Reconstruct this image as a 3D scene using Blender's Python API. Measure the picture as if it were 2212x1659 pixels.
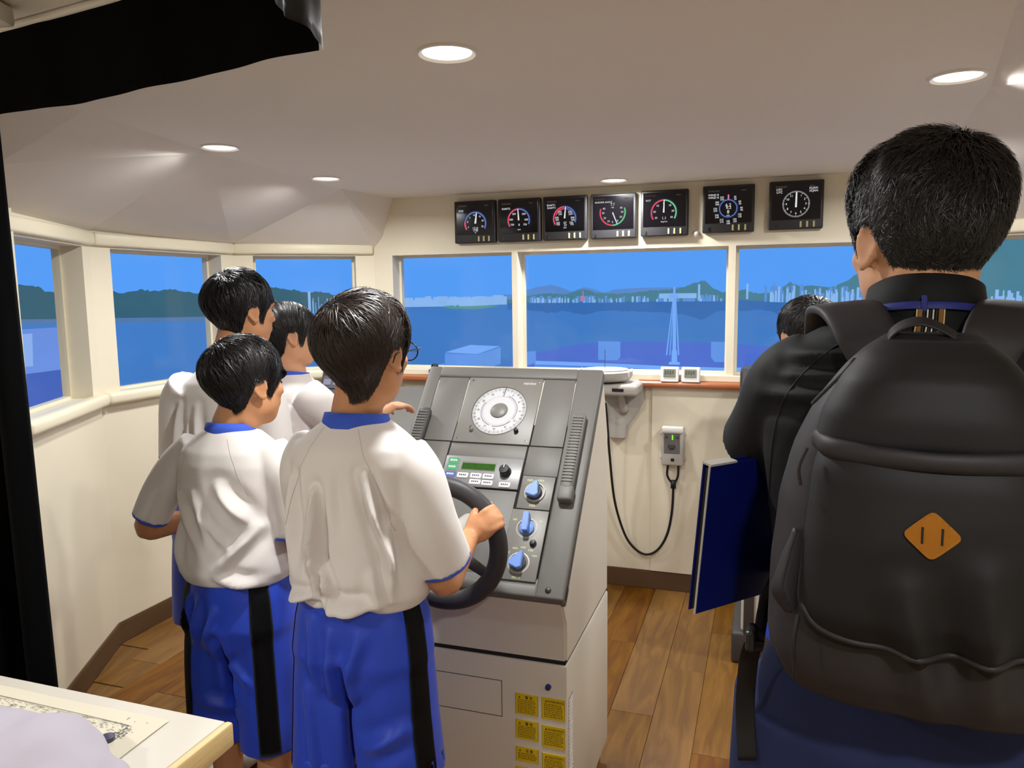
import bpy, bmesh, math, random
import numpy as np
from mathutils import Matrix, Vector
from mathutils.bvhtree import BVHTree

for _o in list(bpy.data.objects):
    bpy.data.objects.remove(_o, do_unlink=True)
SC = bpy.context.scene
COL = SC.collection
random.seed(4); RNG = np.random.default_rng(4)
rad = math.radians

# ------------------------------------------------------------------ camera
FPX = 1650.0
PITCH, ROLL, EYE = rad(6.9), rad(0.7), 1.5
_f = Vector((0, math.cos(PITCH), -math.sin(PITCH))); _u = Vector((0, math.sin(PITCH), math.cos(PITCH))); _r = Vector((1, 0, 0))
_rr = _r * math.cos(ROLL) - _u * math.sin(ROLL); _uu = _u * math.cos(ROLL) + _r * math.sin(ROLL)
camd = bpy.data.cameras.new('camera'); cam = bpy.data.objects.new('camera', camd); COL.objects.link(cam)
cam.matrix_world = Matrix(((_rr.x, _uu.x, -_f.x, 0), (_rr.y, _uu.y, -_f.y, 0), (_rr.z, _uu.z, -_f.z, EYE), (0, 0, 0, 1)))
camd.sensor_fit = 'HORIZONTAL'; camd.sensor_width = 36.0; camd.lens = 36.0 * FPX / 2212.0
camd.clip_start = 0.02; camd.clip_end = 60
SC.camera = cam

# ------------------------------------------------------------------ world, exposure, lamp power
world = bpy.data.worlds.new('world'); SC.world = world; world.use_nodes = True
world.node_tree.nodes['Background'].inputs[0].default_value = (0.02, 0.022, 0.025, 1)
world.node_tree.nodes['Background'].inputs[1].default_value = 0.3
SC.view_settings.view_transform = 'Standard'; SC.view_settings.look = 'None'
SC.view_settings.exposure = 0.0; SC.view_settings.gamma = 1.0; SC.view_settings.use_curve_mapping = False
LAMP_W = 14.5
LAMP_RGB = (1.0, 1.01, 1.0)
LAMP_SPREAD = rad(168)

# ------------------------------------------------------------------ frames
TH = rad(18.5)                      # the wheelhouse is turned against the camera
W2 = Vector((math.cos(TH), -math.sin(TH), 0)); H2 = Vector((math.sin(TH), math.cos(TH), 0))
MID = Vector((0.542, 3.77, 0))      # foot of the front wall, on the ship's centre line
def rm(u, v, z=0.0):                # wheelhouse coordinates -> world
    return MID + W2 * u + H2 * v + Vector((0, 0, z))
ROOM = Matrix(((W2.x, H2.x, 0, MID.x), (W2.y, H2.y, 0, MID.y), (0, 0, 1, 0), (0, 0, 0, 1)))
def frame(loc, rz=0.0): return Matrix.Translation(Vector(loc)) @ Matrix.Rotation(rz, 4, 'Z')

# ------------------------------------------------------------------ materials
def lin(c):
    return tuple(((x / 255.0) / 12.92 if x / 255.0 <= 0.04045 else ((x / 255.0 + 0.055) / 1.055) ** 2.4) for x in c[:3]) + (1.0,)
def mat(name, rgb, rough=0.6, metal=0.0, spec=0.4, var=0.06, vscale=12.0, bump=0.0, bscale=60.0, sheen=0.0, coat=0.0, stretch=None):
    m = bpy.data.materials.new(name); m.use_nodes = True; nt = m.node_tree; b = nt.nodes['Principled BSDF']
    b.inputs['Roughness'].default_value = rough; b.inputs['Metallic'].default_value = metal
    b.inputs['Specular IOR Level'].default_value = spec
    if sheen: b.inputs['Sheen Weight'].default_value = sheen; b.inputs['Sheen Roughness'].default_value = 0.5
    if coat: b.inputs['Coat Weight'].default_value = coat; b.inputs['Coat Roughness'].default_value = 0.2
    tc = nt.nodes.new('ShaderNodeTexCoord'); src = tc.outputs['Object']
    if stretch:
        mp = nt.nodes.new('ShaderNodeMapping'); mp.inputs['Scale'].default_value = stretch
        nt.links.new(src, mp.inputs['Vector']); src = mp.outputs['Vector']
    n = nt.nodes.new('ShaderNodeTexNoise'); n.inputs['Scale'].default_value = vscale; n.inputs['Detail'].default_value = 4
    nt.links.new(src, n.inputs['Vector'])
    mx = nt.nodes.new('ShaderNodeMixRGB'); mx.blend_type = 'MIX'
    c = lin(rgb)
    mx.inputs[1].default_value = tuple(min(1, x * (1 - var)) for x in c[:3]) + (1,)
    mx.inputs[2].default_value = tuple(min(1, x * (1 + var)) for x in c[:3]) + (1,)
    nt.links.new(n.outputs['Fac'], mx.inputs[0]); nt.links.new(mx.outputs[0], b.inputs['Base Color'])
    if bump:
        n2 = nt.nodes.new('ShaderNodeTexNoise'); n2.inputs['Scale'].default_value = bscale; n2.inputs['Detail'].default_value = 3
        nt.links.new(src, n2.inputs['Vector'])
        bp = nt.nodes.new('ShaderNodeBump'); bp.inputs['Strength'].default_value = bump; bp.inputs['Distance'].default_value = 0.01
        nt.links.new(n2.outputs['Fac'], bp.inputs['Height']); nt.links.new(bp.outputs['Normal'], b.inputs['Normal'])
    return m
def emis(name, rgb, strength=1.0, var=0.0, vscale=3.0, stretch=None):
    m = bpy.data.materials.new(name); m.use_nodes = True; nt = m.node_tree
    nt.nodes.remove(nt.nodes['Principled BSDF'])
    e = nt.nodes.new('ShaderNodeEmission'); e.inputs['Strength'].default_value = strength
    c = lin(rgb); e.inputs['Color'].default_value = c
    if var:
        tc = nt.nodes.new('ShaderNodeTexCoord'); src = tc.outputs['Object']
        if stretch:
            mp = nt.nodes.new('ShaderNodeMapping'); mp.inputs['Scale'].default_value = stretch
            nt.links.new(src, mp.inputs['Vector']); src = mp.outputs['Vector']
        n = nt.nodes.new('ShaderNodeTexNoise'); n.inputs['Scale'].default_value = vscale; n.inputs['Detail'].default_value = 5
        nt.links.new(src, n.inputs['Vector'])
        mx = nt.nodes.new('ShaderNodeMixRGB')
        mx.inputs[1].default_value = tuple(x * (1 - var) for x in c[:3]) + (1,); mx.inputs[2].default_value = tuple(x * (1 + var) for x in c[:3]) + (1,)
        nt.links.new(n.outputs['Fac'], mx.inputs[0]); nt.links.new(mx.outputs[0], e.inputs['Color'])
    nt.links.new(e.outputs[0], nt.nodes['Material Output'].inputs['Surface'])
    return m
def glassmat(name, tint=(1, 1, 1), gloss=0.015):
    m = bpy.data.materials.new(name); m.use_nodes = True; nt = m.node_tree
    nt.nodes.remove(nt.nodes['Principled BSDF'])
    t = nt.nodes.new('ShaderNodeBsdfTransparent'); t.inputs[0].default_value = tint + (1,)
    g = nt.nodes.new('ShaderNodeBsdfGlossy'); g.inputs['Roughness'].default_value = 0.08
    mx = nt.nodes.new('ShaderNodeMixShader'); mx.inputs[0].default_value = gloss
    nt.links.new(t.outputs[0], mx.inputs[1]); nt.links.new(g.outputs[0], mx.inputs[2])
    nt.links.new(mx.outputs[0], nt.nodes['Material Output'].inputs['Surface'])
    return m
def woodmat(name, dark, light, ring=9.0, rough=0.42):
    m = bpy.data.materials.new(name); m.use_nodes = True; nt = m.node_tree; b = nt.nodes['Principled BSDF']
    b.inputs['Roughness'].default_value = rough; b.inputs['Specular IOR Level'].default_value = 0.35
    tc = nt.nodes.new('ShaderNodeTexCoord'); oi = nt.nodes.new('ShaderNodeObjectInfo')
    ad = nt.nodes.new('ShaderNodeVectorMath'); ad.operation = 'MULTIPLY_ADD'
    cb = nt.nodes.new('ShaderNodeCombineXYZ')
    for i in range(3): nt.links.new(oi.outputs['Random'], cb.inputs[i])
    ad.inputs[1].default_value = (37.0, 23.0, 11.0)
    nt.links.new(cb.outputs[0], ad.inputs[0]); nt.links.new(tc.outputs['Object'], ad.inputs[2])
    mp = nt.nodes.new('ShaderNodeMapping'); mp.inputs['Scale'].default_value = (7.0, 0.9, 7.0); nt.links.new(ad.outputs[0], mp.inputs['Vector'])
    n = nt.nodes.new('ShaderNodeTexNoise'); n.inputs['Scale'].default_value = 1.6; n.inputs['Detail'].default_value = 3; n.inputs['Distortion'].default_value = 0.6
    nt.links.new(mp.outputs[0], n.inputs['Vector'])
    ml = nt.nodes.new('ShaderNodeMath'); ml.operation = 'MULTIPLY'; ml.inputs[1].default_value = ring; nt.links.new(n.outputs['Fac'], ml.inputs[0])
    fr = nt.nodes.new('ShaderNodeMath'); fr.operation = 'PINGPONG'; fr.inputs[1].default_value = 1.0; nt.links.new(ml.outputs[0], fr.inputs[0])
    mp2 = nt.nodes.new('ShaderNodeMapping'); mp2.inputs['Scale'].default_value = (160, 6, 160); nt.links.new(ad.outputs[0], mp2.inputs['Vector'])
    n2 = nt.nodes.new('ShaderNodeTexNoise'); n2.inputs['Scale'].default_value = 1.5; n2.inputs['Detail'].default_value = 4; nt.links.new(mp2.outputs[0], n2.inputs['Vector'])
    ma = nt.nodes.new('ShaderNodeMath'); ma.operation = 'MULTIPLY_ADD'; ma.inputs[1].default_value = 0.5; nt.links.new(n2.outputs['Fac'], ma.inputs[0])
    mb = nt.nodes.new('ShaderNodeMath'); mb.operation = 'MULTIPLY'; mb.inputs[1].default_value = 0.55; nt.links.new(fr.outputs[0], mb.inputs[0]); nt.links.new(mb.outputs[0], ma.inputs[2])
    mx = nt.nodes.new('ShaderNodeMixRGB'); mx.inputs[1].default_value = lin(dark); mx.inputs[2].default_value = lin(light); nt.links.new(ma.outputs[0], mx.inputs[0])
    br = nt.nodes.new('ShaderNodeBrightContrast'); mr = nt.nodes.new('ShaderNodeMapRange'); mr.inputs[3].default_value = -0.025; mr.inputs[4].default_value = 0.025
    nt.links.new(oi.outputs['Random'], mr.inputs[0]); nt.links.new(mr.outputs[0], br.inputs['Bright']); nt.links.new(mx.outputs[0], br.inputs[0])
    nt.links.new(br.outputs[0], b.inputs['Base Color'])
    bp = nt.nodes.new('ShaderNodeBump'); bp.inputs['Strength'].default_value = 0.12; bp.inputs['Distance'].default_value = 0.004
    nt.links.new(n2.outputs['Fac'], bp.inputs['Height']); nt.links.new(bp.outputs[0], b.inputs['Normal'])
    return m

# ------------------------------------------------------------------ mesh helpers
def addmesh(bm, V, Fc):
    vs = [bm.verts.new(v) for v in V]
    for f in Fc:
        try: bm.faces.new([vs[i] for i in f])
        except ValueError: pass
    return vs
def B(): return bmesh.new()
def box(bm, c, s, bev=0.0, seg=2, M=None):
    mtx = Matrix.Translation(Vector(c)) @ Matrix.Diagonal(Vector((s[0], s[1], s[2], 1)))
    if M is not None: mtx = M @ mtx
    r = bmesh.ops.create_cube(bm, size=1.0, matrix=mtx)
    if bev > 0:
        ed = list({e for v in r['verts'] for e in v.link_edges})
        bmesh.ops.bevel(bm, geom=ed, offset=bev, segments=seg, profile=0.5, affect='EDGES')
    return bm
def boxr(bm, x0, x1, y0, y1, z0, z1, bev=0.0, seg=2, M=None):
    return box(bm, ((x0 + x1) / 2, (y0 + y1) / 2, (z0 + z1) / 2), (x1 - x0, y1 - y0, z1 - z0), bev, seg, M)
def prism(bm, poly, y0, y1, M=None, axis='y'):
    n = len(poly); V = []
    for y in (y0, y1):
        for (a, b) in poly:
            p = Vector((a, y, b)) if axis == 'y' else (Vector((y, a, b)) if axis == 'x' else Vector((a, b, y)))
            V.append(M @ p if M is not None else p)
    F = [list(range(n))[::-1], list(range(n, 2 * n))] + [[i, (i + 1) % n, n + (i + 1) % n, n + i] for i in range(n)]
    addmesh(bm, V, F); bmesh.ops.recalc_face_normals(bm, faces=bm.faces[:]); return bm
def lathe(bm, prof, seg=32, M=None, caps=True):
    V = []; F = []
    for (r, z) in prof:
        for k in range(seg):
            a = 2 * math.pi * k / seg; p = Vector((r * math.cos(a), r * math.sin(a), z)); V.append(M @ p if M is not None else p)
    for i in range(len(prof) - 1):
        for k in range(seg):
            F.append([i * seg + k, i * seg + (k + 1) % seg, (i + 1) * seg + (k + 1) % seg, (i + 1) * seg + k])
    if caps: F += [list(range(seg))[::-1], list(range((len(prof) - 1) * seg, len(prof) * seg))]
    addmesh(bm, V, F); return bm
def spline(P, n):
    P = np.array(P, float); m = len(P)
    if m < 3:
        t = np.linspace(0, 1, n)[:, None]; return P[0] * (1 - t) + P[-1] * t
    out = []
    Q = np.vstack([2 * P[0] - P[1], P, 2 * P[-1] - P[-2]])
    for t in np.linspace(0, m - 1 - 1e-9, n):
        i = int(t); f = t - i; p0, p1, p2, p3 = Q[i], Q[i + 1], Q[i + 2], Q[i + 3]
        out.append(0.5 * (2 * p1 + (p2 - p0) * f + (2 * p0 - 5 * p1 + 4 * p2 - p3) * f * f + (3 * p1 - p0 - 3 * p2 + p3) * f ** 3))
    return np.array(out)
def tube(bm, pts, r, seg=10, n=None, closed=False, flat=None, up=None, cap=True):
    """tube of radius r (a number or a list along the path); flat=(a,b) scales the section"""
    P = np.array(pts, float)
    if n: 
        rr = np.atleast_1d(np.array(r, float))
        if len(rr) > 1: r = np.interp(np.linspace(0, 1, n), np.linspace(0, 1, len(rr)), rr)
        P = spline(P, n)
    N = len(P); R = np.full(N, r) if np.ndim(r) == 0 else np.array(r, float)
    if len(R) != N: R = np.interp(np.linspace(0, 1, N), np.linspace(0, 1, len(R)), R)
    T = np.gradient(P, axis=0) if not closed else (np.roll(P, -1, 0) - np.roll(P, 1, 0))
    T /= np.linalg.norm(T, axis=1)[:, None] + 1e-12
    ref = np.array(up if up is not None else ((0, 0, 1) if abs(T[0][2]) < 0.9 else (1, 0, 0)), float)
    V = []; a0 = None
    for i in range(N):
        a = ref if a0 is None or up is not None else a0
        a = a - T[i] * (a @ T[i]); a /= np.linalg.norm(a) + 1e-12; a0 = a; b = np.cross(T[i], a)
        fa, fb = flat if flat else (1, 1)
        for k in range(seg):
            q = 2 * math.pi * k / seg
            V.append(P[i] + R[i] * (fa * math.cos(q) * a + fb * math.sin(q) * b))
    F = []
    for i in range(N if closed else N - 1):
        j = (i + 1) % N
        for k in range(seg): F.append([i * seg + k, i * seg + (k + 1) % seg, j * seg + (k + 1) % seg, j * seg + k])
    if not closed and cap: F += [list(range(seg))[::-1], list(range((N - 1) * seg, N * seg))]
    addmesh(bm, [tuple(v) for v in V], F); return bm
def torus(bm, c, R, r, M=None, seg=48, rs=12):
    pts = [(R * math.cos(2 * math.pi * k / seg), R * math.sin(2 * math.pi * k / seg), 0) for k in range(seg)]
    pts = [tuple((M @ Vector(p)) if M is not None else Vector(p) + Vector(c)) for p in pts]
    return tube(bm, pts, r, rs, closed=True)
def obj(name, bm, m, parent=None, smooth=None, fix=True):
    if fix: bmesh.ops.recalc_face_normals(bm, faces=bm.faces[:])
    me = bpy.data.meshes.new(name); bm.to_mesh(me); bm.free()
    for mm in (m if isinstance(m, (list, tuple)) else [m]): me.materials.append(mm)
    o = bpy.data.objects.new(name, me); COL.objects.link(o)
    if parent is not None: o.parent = parent
    if smooth is True: me.shade_smooth()
    elif smooth: me.shade_smooth(); me.set_sharp_from_angle(angle=rad(smooth))
    return o
def tag(o, label, cat, group=None):
    o['label'] = label; o['category'] = cat
    if group: o['group'] = group
    return o
def thing(name, label, cat, loc=(0, 0, 0), rz=0.0, group=None):
    o = bpy.data.objects.new(name, None); COL.objects.link(o); o.empty_display_size = 0.1
    o.location = Vector(loc); o.rotation_euler = (0, 0, rz)
    return tag(o, label, cat, group)
def struct(o): o['kind'] = 'structure'; return o
def text(name, body, size, m, parent, M, align='CENTER', depth=0.0003):
    cu = bpy.data.curves.new(name, 'FONT'); cu.body = body; cu.size = size; cu.align_x = align; cu.align_y = 'CENTER'; cu.extrude = depth
    cu.resolution_u = 3
    t = bpy.data.objects.new(name, cu); COL.objects.link(t)
    dg = bpy.context.evaluated_depsgraph_get(); me = bpy.data.meshes.new_from_object(t.evaluated_get(dg)); 
    bpy.data.objects.remove(t); bpy.data.curves.remove(cu)
    me.name = name; me.materials.clear(); me.materials.append(m); me.transform(M)
    o = bpy.data.objects.new(name, me); COL.objects.link(o); o.parent = parent
    return o

# ------------------------------------------------------------------ shared materials
M_WALL = mat('cream_paint', (226, 216, 193), 0.55, var=0.02, vscale=3, bump=0.03, bscale=160)
M_TRIM = mat('cream_gloss_paint', (228, 218, 192), 0.4, var=0.02, bump=0.02, bscale=90)
M_CEIL = mat('ceiling_paint', (224, 216, 207), 0.75, spec=0.2, var=0.02, vscale=2.5, bump=0.03, bscale=120)
M_BASE = mat('brown_vinyl', (92, 68, 46), 0.5, var=0.06)
M_FLOOR = woodmat('oak_plank', (94, 59, 13), (132, 91, 31))
M_LEDGE = mat('varnished_red_wood', (168, 98, 58), 0.3, coat=0.3, var=0.12, vscale=9, stretch=(1, 12, 12))
M_GREY = mat('grey_plastic', (100, 97, 93), 0.5, var=0.03, bump=0.03, bscale=500)
M_PLATE = mat('grey_plate', (113, 110, 105), 0.42, var=0.02, bump=0.02, bscale=700)
M_DGREY = mat('dark_grey_plastic', (64, 61, 61), 0.5, var=0.04, bump=0.03, bscale=400)
M_BLACK = mat('black_plastic', (22, 21, 22), 0.4, var=0.05)
M_GAP = mat('shadow_gap', (30, 28, 27), 0.9)
M_BODY = mat('beige_enamel', (210, 201, 186), 0.42, var=0.015, bump=0.02, bscale=300)
M_WHITE = mat('white_plastic', (226, 221, 214), 0.4, var=0.02)
M_LGREY = mat('light_grey_enamel', (176, 171, 163), 0.38, var=0.03)
M_CHROME = mat('chrome', (200, 200, 200), 0.18, 1.0)
M_GLASS = glassmat('window_glass')
M_CABLE = mat('black_rubber', (16, 16, 17), 0.5)

# ================================================================== wheelhouse shell
ZC = 2.0; ZW0, ZW1 = 1.09, 1.70
CDp, BCp, ABp, Ap = (-1.352, 0.0), (-1.937, -0.427), (-1.955, -1.287), (-1.60, -1.95)
def mir(p): return (-p[0],) + tuple(p[1:])
BACK = -5.2
OUT = [(-1.60, BACK), Ap, ABp, BCp, CDp, mir(CDp), mir(BCp), mir(ABp), mir(Ap), (1.60, BACK)]

bm = B(); boxr(bm, -2.2, 2.2, BACK, 0.3, -0.06, -0.004, M=ROOM)
floor = struct(obj('floor', bm, M_FLOOR))
def vmax_at(u):
    a = abs(u)
    for p, q in ((CDp, BCp), (BCp, ABp)):
        if -p[0] <= a <= -q[0]: return p[1] + (q[1] - p[1]) * (a + p[0]) / (-q[0] + p[0])
    return 0.0 if a < 1.352 else -1.3
PLW, PLL = 0.152, 0.92
plank_cache = {}
def plank_mesh(l):
    k = round(l, 2)
    if k not in plank_cache:
        b = B(); boxr(b, -PLW / 2 + 0.0008, PLW / 2 - 0.0008, -k / 2 + 0.0008, k / 2 - 0.0008, -0.003, 0.0)
        bmesh.ops.bevel(b, geom=[e for e in b.edges if all(v.co.z > -0.001 for v in e.verts)], offset=0.0009, segments=1, affect='EDGES')
        me = bpy.data.meshes.new('plank'); b.to_mesh(me); b.free(); me.materials.append(M_FLOOR); plank_cache[k] = me
    return plank_cache[k]
row = 0; u = -1.87
while u < 1.9:
    top = min(vmax_at(u - PLW / 2), vmax_at(u + PLW / 2)) - 0.005
    lim = -1.29 - (abs(u) + 0.08 - 1.6) * -1.85 if abs(u) > 1.55 else BACK
    lo = max(-3.6, (-1.95 + (abs(u) + 0.08 - 1.60) / 0.355 * 0.663) if abs(u) + 0.08 > 1.60 else -3.6)
    v = -3.6 + ((row * 0.37) % PLL) - PLL
    while v < top:
        a, b_ = max(v, lo), min(v + PLL, top)
        if b_ - a > 0.06:
            p = bpy.data.objects.new('plank', plank_mesh(b_ - a)); COL.objects.link(p); p.parent = floor
            p.location = rm(u, (a + b_) / 2, 0.0); p.rotation_euler = (0, 0, -TH)
        v += PLL
    u += PLW; row += 1

WT = 0.11
def wall_seg(name, p, q, opens, ztop=2.02, out=None):
    """wall between two floor corners with window openings given as fractions of metres along it"""
    p = Vector((p[0], p[1], 0)); q = Vector((q[0], q[1], 0)); d = (q - p); L = d.length; d.normalize()
    n = Vector((-d.y, d.x, 0))          # outwards (left of travel)
    Mx = ROOM @ Matrix(((d.x, n.x, 0, p.x), (d.y, n.y, 0, p.y), (0, 0, 1, 0), (0, 0, 0, 1)))
    b = B()
    e = 0.045
    boxr(b, -e, L + e, 0, WT, -0.02, ZW0 if opens else ztop, M=Mx)
    if opens:
        boxr(b, -e, L + e, 0, WT, ZW1, ztop, M=Mx)
        xs = -e
        for (a, c) in opens: boxr(b, xs, a, 0, WT, ZW0, ZW1, M=Mx); xs = c
        boxr(b, xs, L + e, 0, WT, ZW0, ZW1, M=Mx)
    w = struct(obj(name, b, M_WALL))
    return w, Mx, L
walls = {}
segs = [('wall_left_rear', OUT[0], OUT[1], 0), ('wall_left_back', OUT[1], OUT[2], 1), ('wall_left', OUT[2], OUT[3], 1), ('wall_left_front', OUT[3], OUT[4], 1),
        ('wall_front', OUT[4], OUT[5], 3), ('wall_right_front', OUT[5], OUT[6], 1), ('wall_right', OUT[6], OUT[7], 1), ('wall_right_back', OUT[7], OUT[8], 1), ('wall_right_rear', OUT[8], OUT[9], 0)]
nwin = 0
for nm, p, q, k in segs:
    L = math.dist(p, q)
    if k == 3: op = [(0.11, 0.787), (0.817, 1.854), (1.887, L - 0.11)]
    elif k == 1: op = [(0.10, L - 0.10)]
    else: op = []
    if nm == 'wall_left': op = [(0.10, L - 0.085)]
    if nm == 'wall_left_back': op = [(-0.02, L - 0.085)]
    w, Mx, L = wall_seg(nm, p, q, op, 2.02 if nm in ('wall_front',) or 'rear' in nm else 1.80)
    for (a, c) in op:
        nwin += 1
        b = B(); r_ = 0.012
        boxr(b, a, c, WT - 0.03, WT, ZW0, ZW0 + r_, M=Mx); boxr(b, a, c, WT - 0.03, WT, ZW1 - r_, ZW1, M=Mx)
        boxr(b, a, a + r_, WT - 0.03, WT, ZW0 + r_, ZW1 - r_, M=Mx); boxr(b, c - r_, c, WT - 0.03, WT, ZW0 + r_, ZW1 - r_, M=Mx)
        wf = struct(obj('window_%d' % nwin, b, M_TRIM))
        b = B(); boxr(b, a + r_, c - r_, WT - 0.017, WT - 0.013, ZW0 + r_, ZW1 - r_, M=Mx)
        obj('pane', b, M_GLASS, wf)
    side = nm.replace('wall_', '')
    b = B(); boxr(b, 0.0, L, -0.008, 0.004, 0.0, 0.088, 0.002, 1, M=Mx); boxr(b, 0.0, L, -0.0075, 0.004, 0.088, 0.093, M=Mx)
    struct(obj('baseboard_' + side, b, M_BASE))
    if op:
        b = B(); s0 = -0.0
        if nm == 'wall_front':      # varnished ledge under the front windows with a cream strip above it
            boxr(b, 0.02, L - 0.02, -0.055, 0.0, 1.030, 1.060, 0.011, 3, M=Mx); struct(obj('trim_1', b, M_LEDGE))
            b = B(); boxr(b, 0.02, L - 0.02, -0.012, 0.0, 1.060, 1.092, 0.004, 2, M=Mx); struct(obj('trim_2', b, M_TRIM))
        else:
            boxr(b, 0.008, L - 0.008, -0.042, 0.02, 1.046, 1.098, 0.018, 4, M=Mx); struct(obj('trim_' + str(10 + nwin), b, M_TRIM, smooth=40))
            b = B(); boxr(b, 0.006, L - 0.006, -0.026, 0.02, 1.708, 1.762, 0.012, 3, M=Mx); struct(obj('trim_' + str(20 + nwin), b, M_TRIM, smooth=40))
    walls[nm] = (w, Mx, L)
b = B(); boxr(b, -1.7, 1.7, BACK - 0.1, BACK, -0.02, 2.05, M=ROOM); struct(obj('wall_back', b, M_WALL))
# raised lower panel of the front wall right of the centre line
b = B(); boxr(b, 0.155, 1.30, -0.014, 0.0, 0.095, 1.030, 0.002, 1, M=ROOM); struct(obj('trim_3', b, M_WALL))

# ceiling: flat middle and the folded facets that come down to the window heads
c0, c1, c2, c3 = (-1.093, -2.077, ZC), (-1.205, -1.447, ZC), (-1.282, -0.44, ZC), (-1.226, 0.0, ZC)
LL, SS = (-1.255, -2.212, 1.85), (-1.298, 0.0, 1.80)
tA, tAB, tBC, tCD = (-1.60, -1.95, 1.775), (-1.955, -1.287, 1.768), (-1.937, -0.427, 1.755), (-1.352, 0.0, 1.74)
bA, bL, bC = (-1.60, BACK, 1.78), (-1.255, BACK, 1.85), (-1.093, BACK, ZC)
V, F = [], []
def poly(*ps):
    i = len(V); V.extend([rm(*p) for p in ps]); F.append(list(range(i, i + len(ps))))
for s in (0, 1):
    g = mir if s else (lambda p: p)
    for face in ((tAB, tA, LL, c1), (c1, LL, c0), (tBC, tAB, c1, c2), (tCD, tBC, c2, SS), (c2, SS, c3), (tA, bA, bL, LL), (LL, bL, bC, c0), (SS, tCD, c3)):
        poly(*[g(p) for p in face])
poly(bC, c0, c1, c2, c3, mir(c3), mir(c2), mir(c1), mir(c0), mir(bC))
b = B(); addmesh(b, V, F); bmesh.ops.remove_doubles(b, verts=b.verts[:], dist=0.0005)
ceiling = struct(obj('ceiling', b, M_CEIL))
b = B(); boxr(b, -2.3, 2.3, BACK - 0.15, 0.15, 2.045, 2.08, M=ROOM); struct(obj('ceiling_slab', b, M_CEIL))
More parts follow.
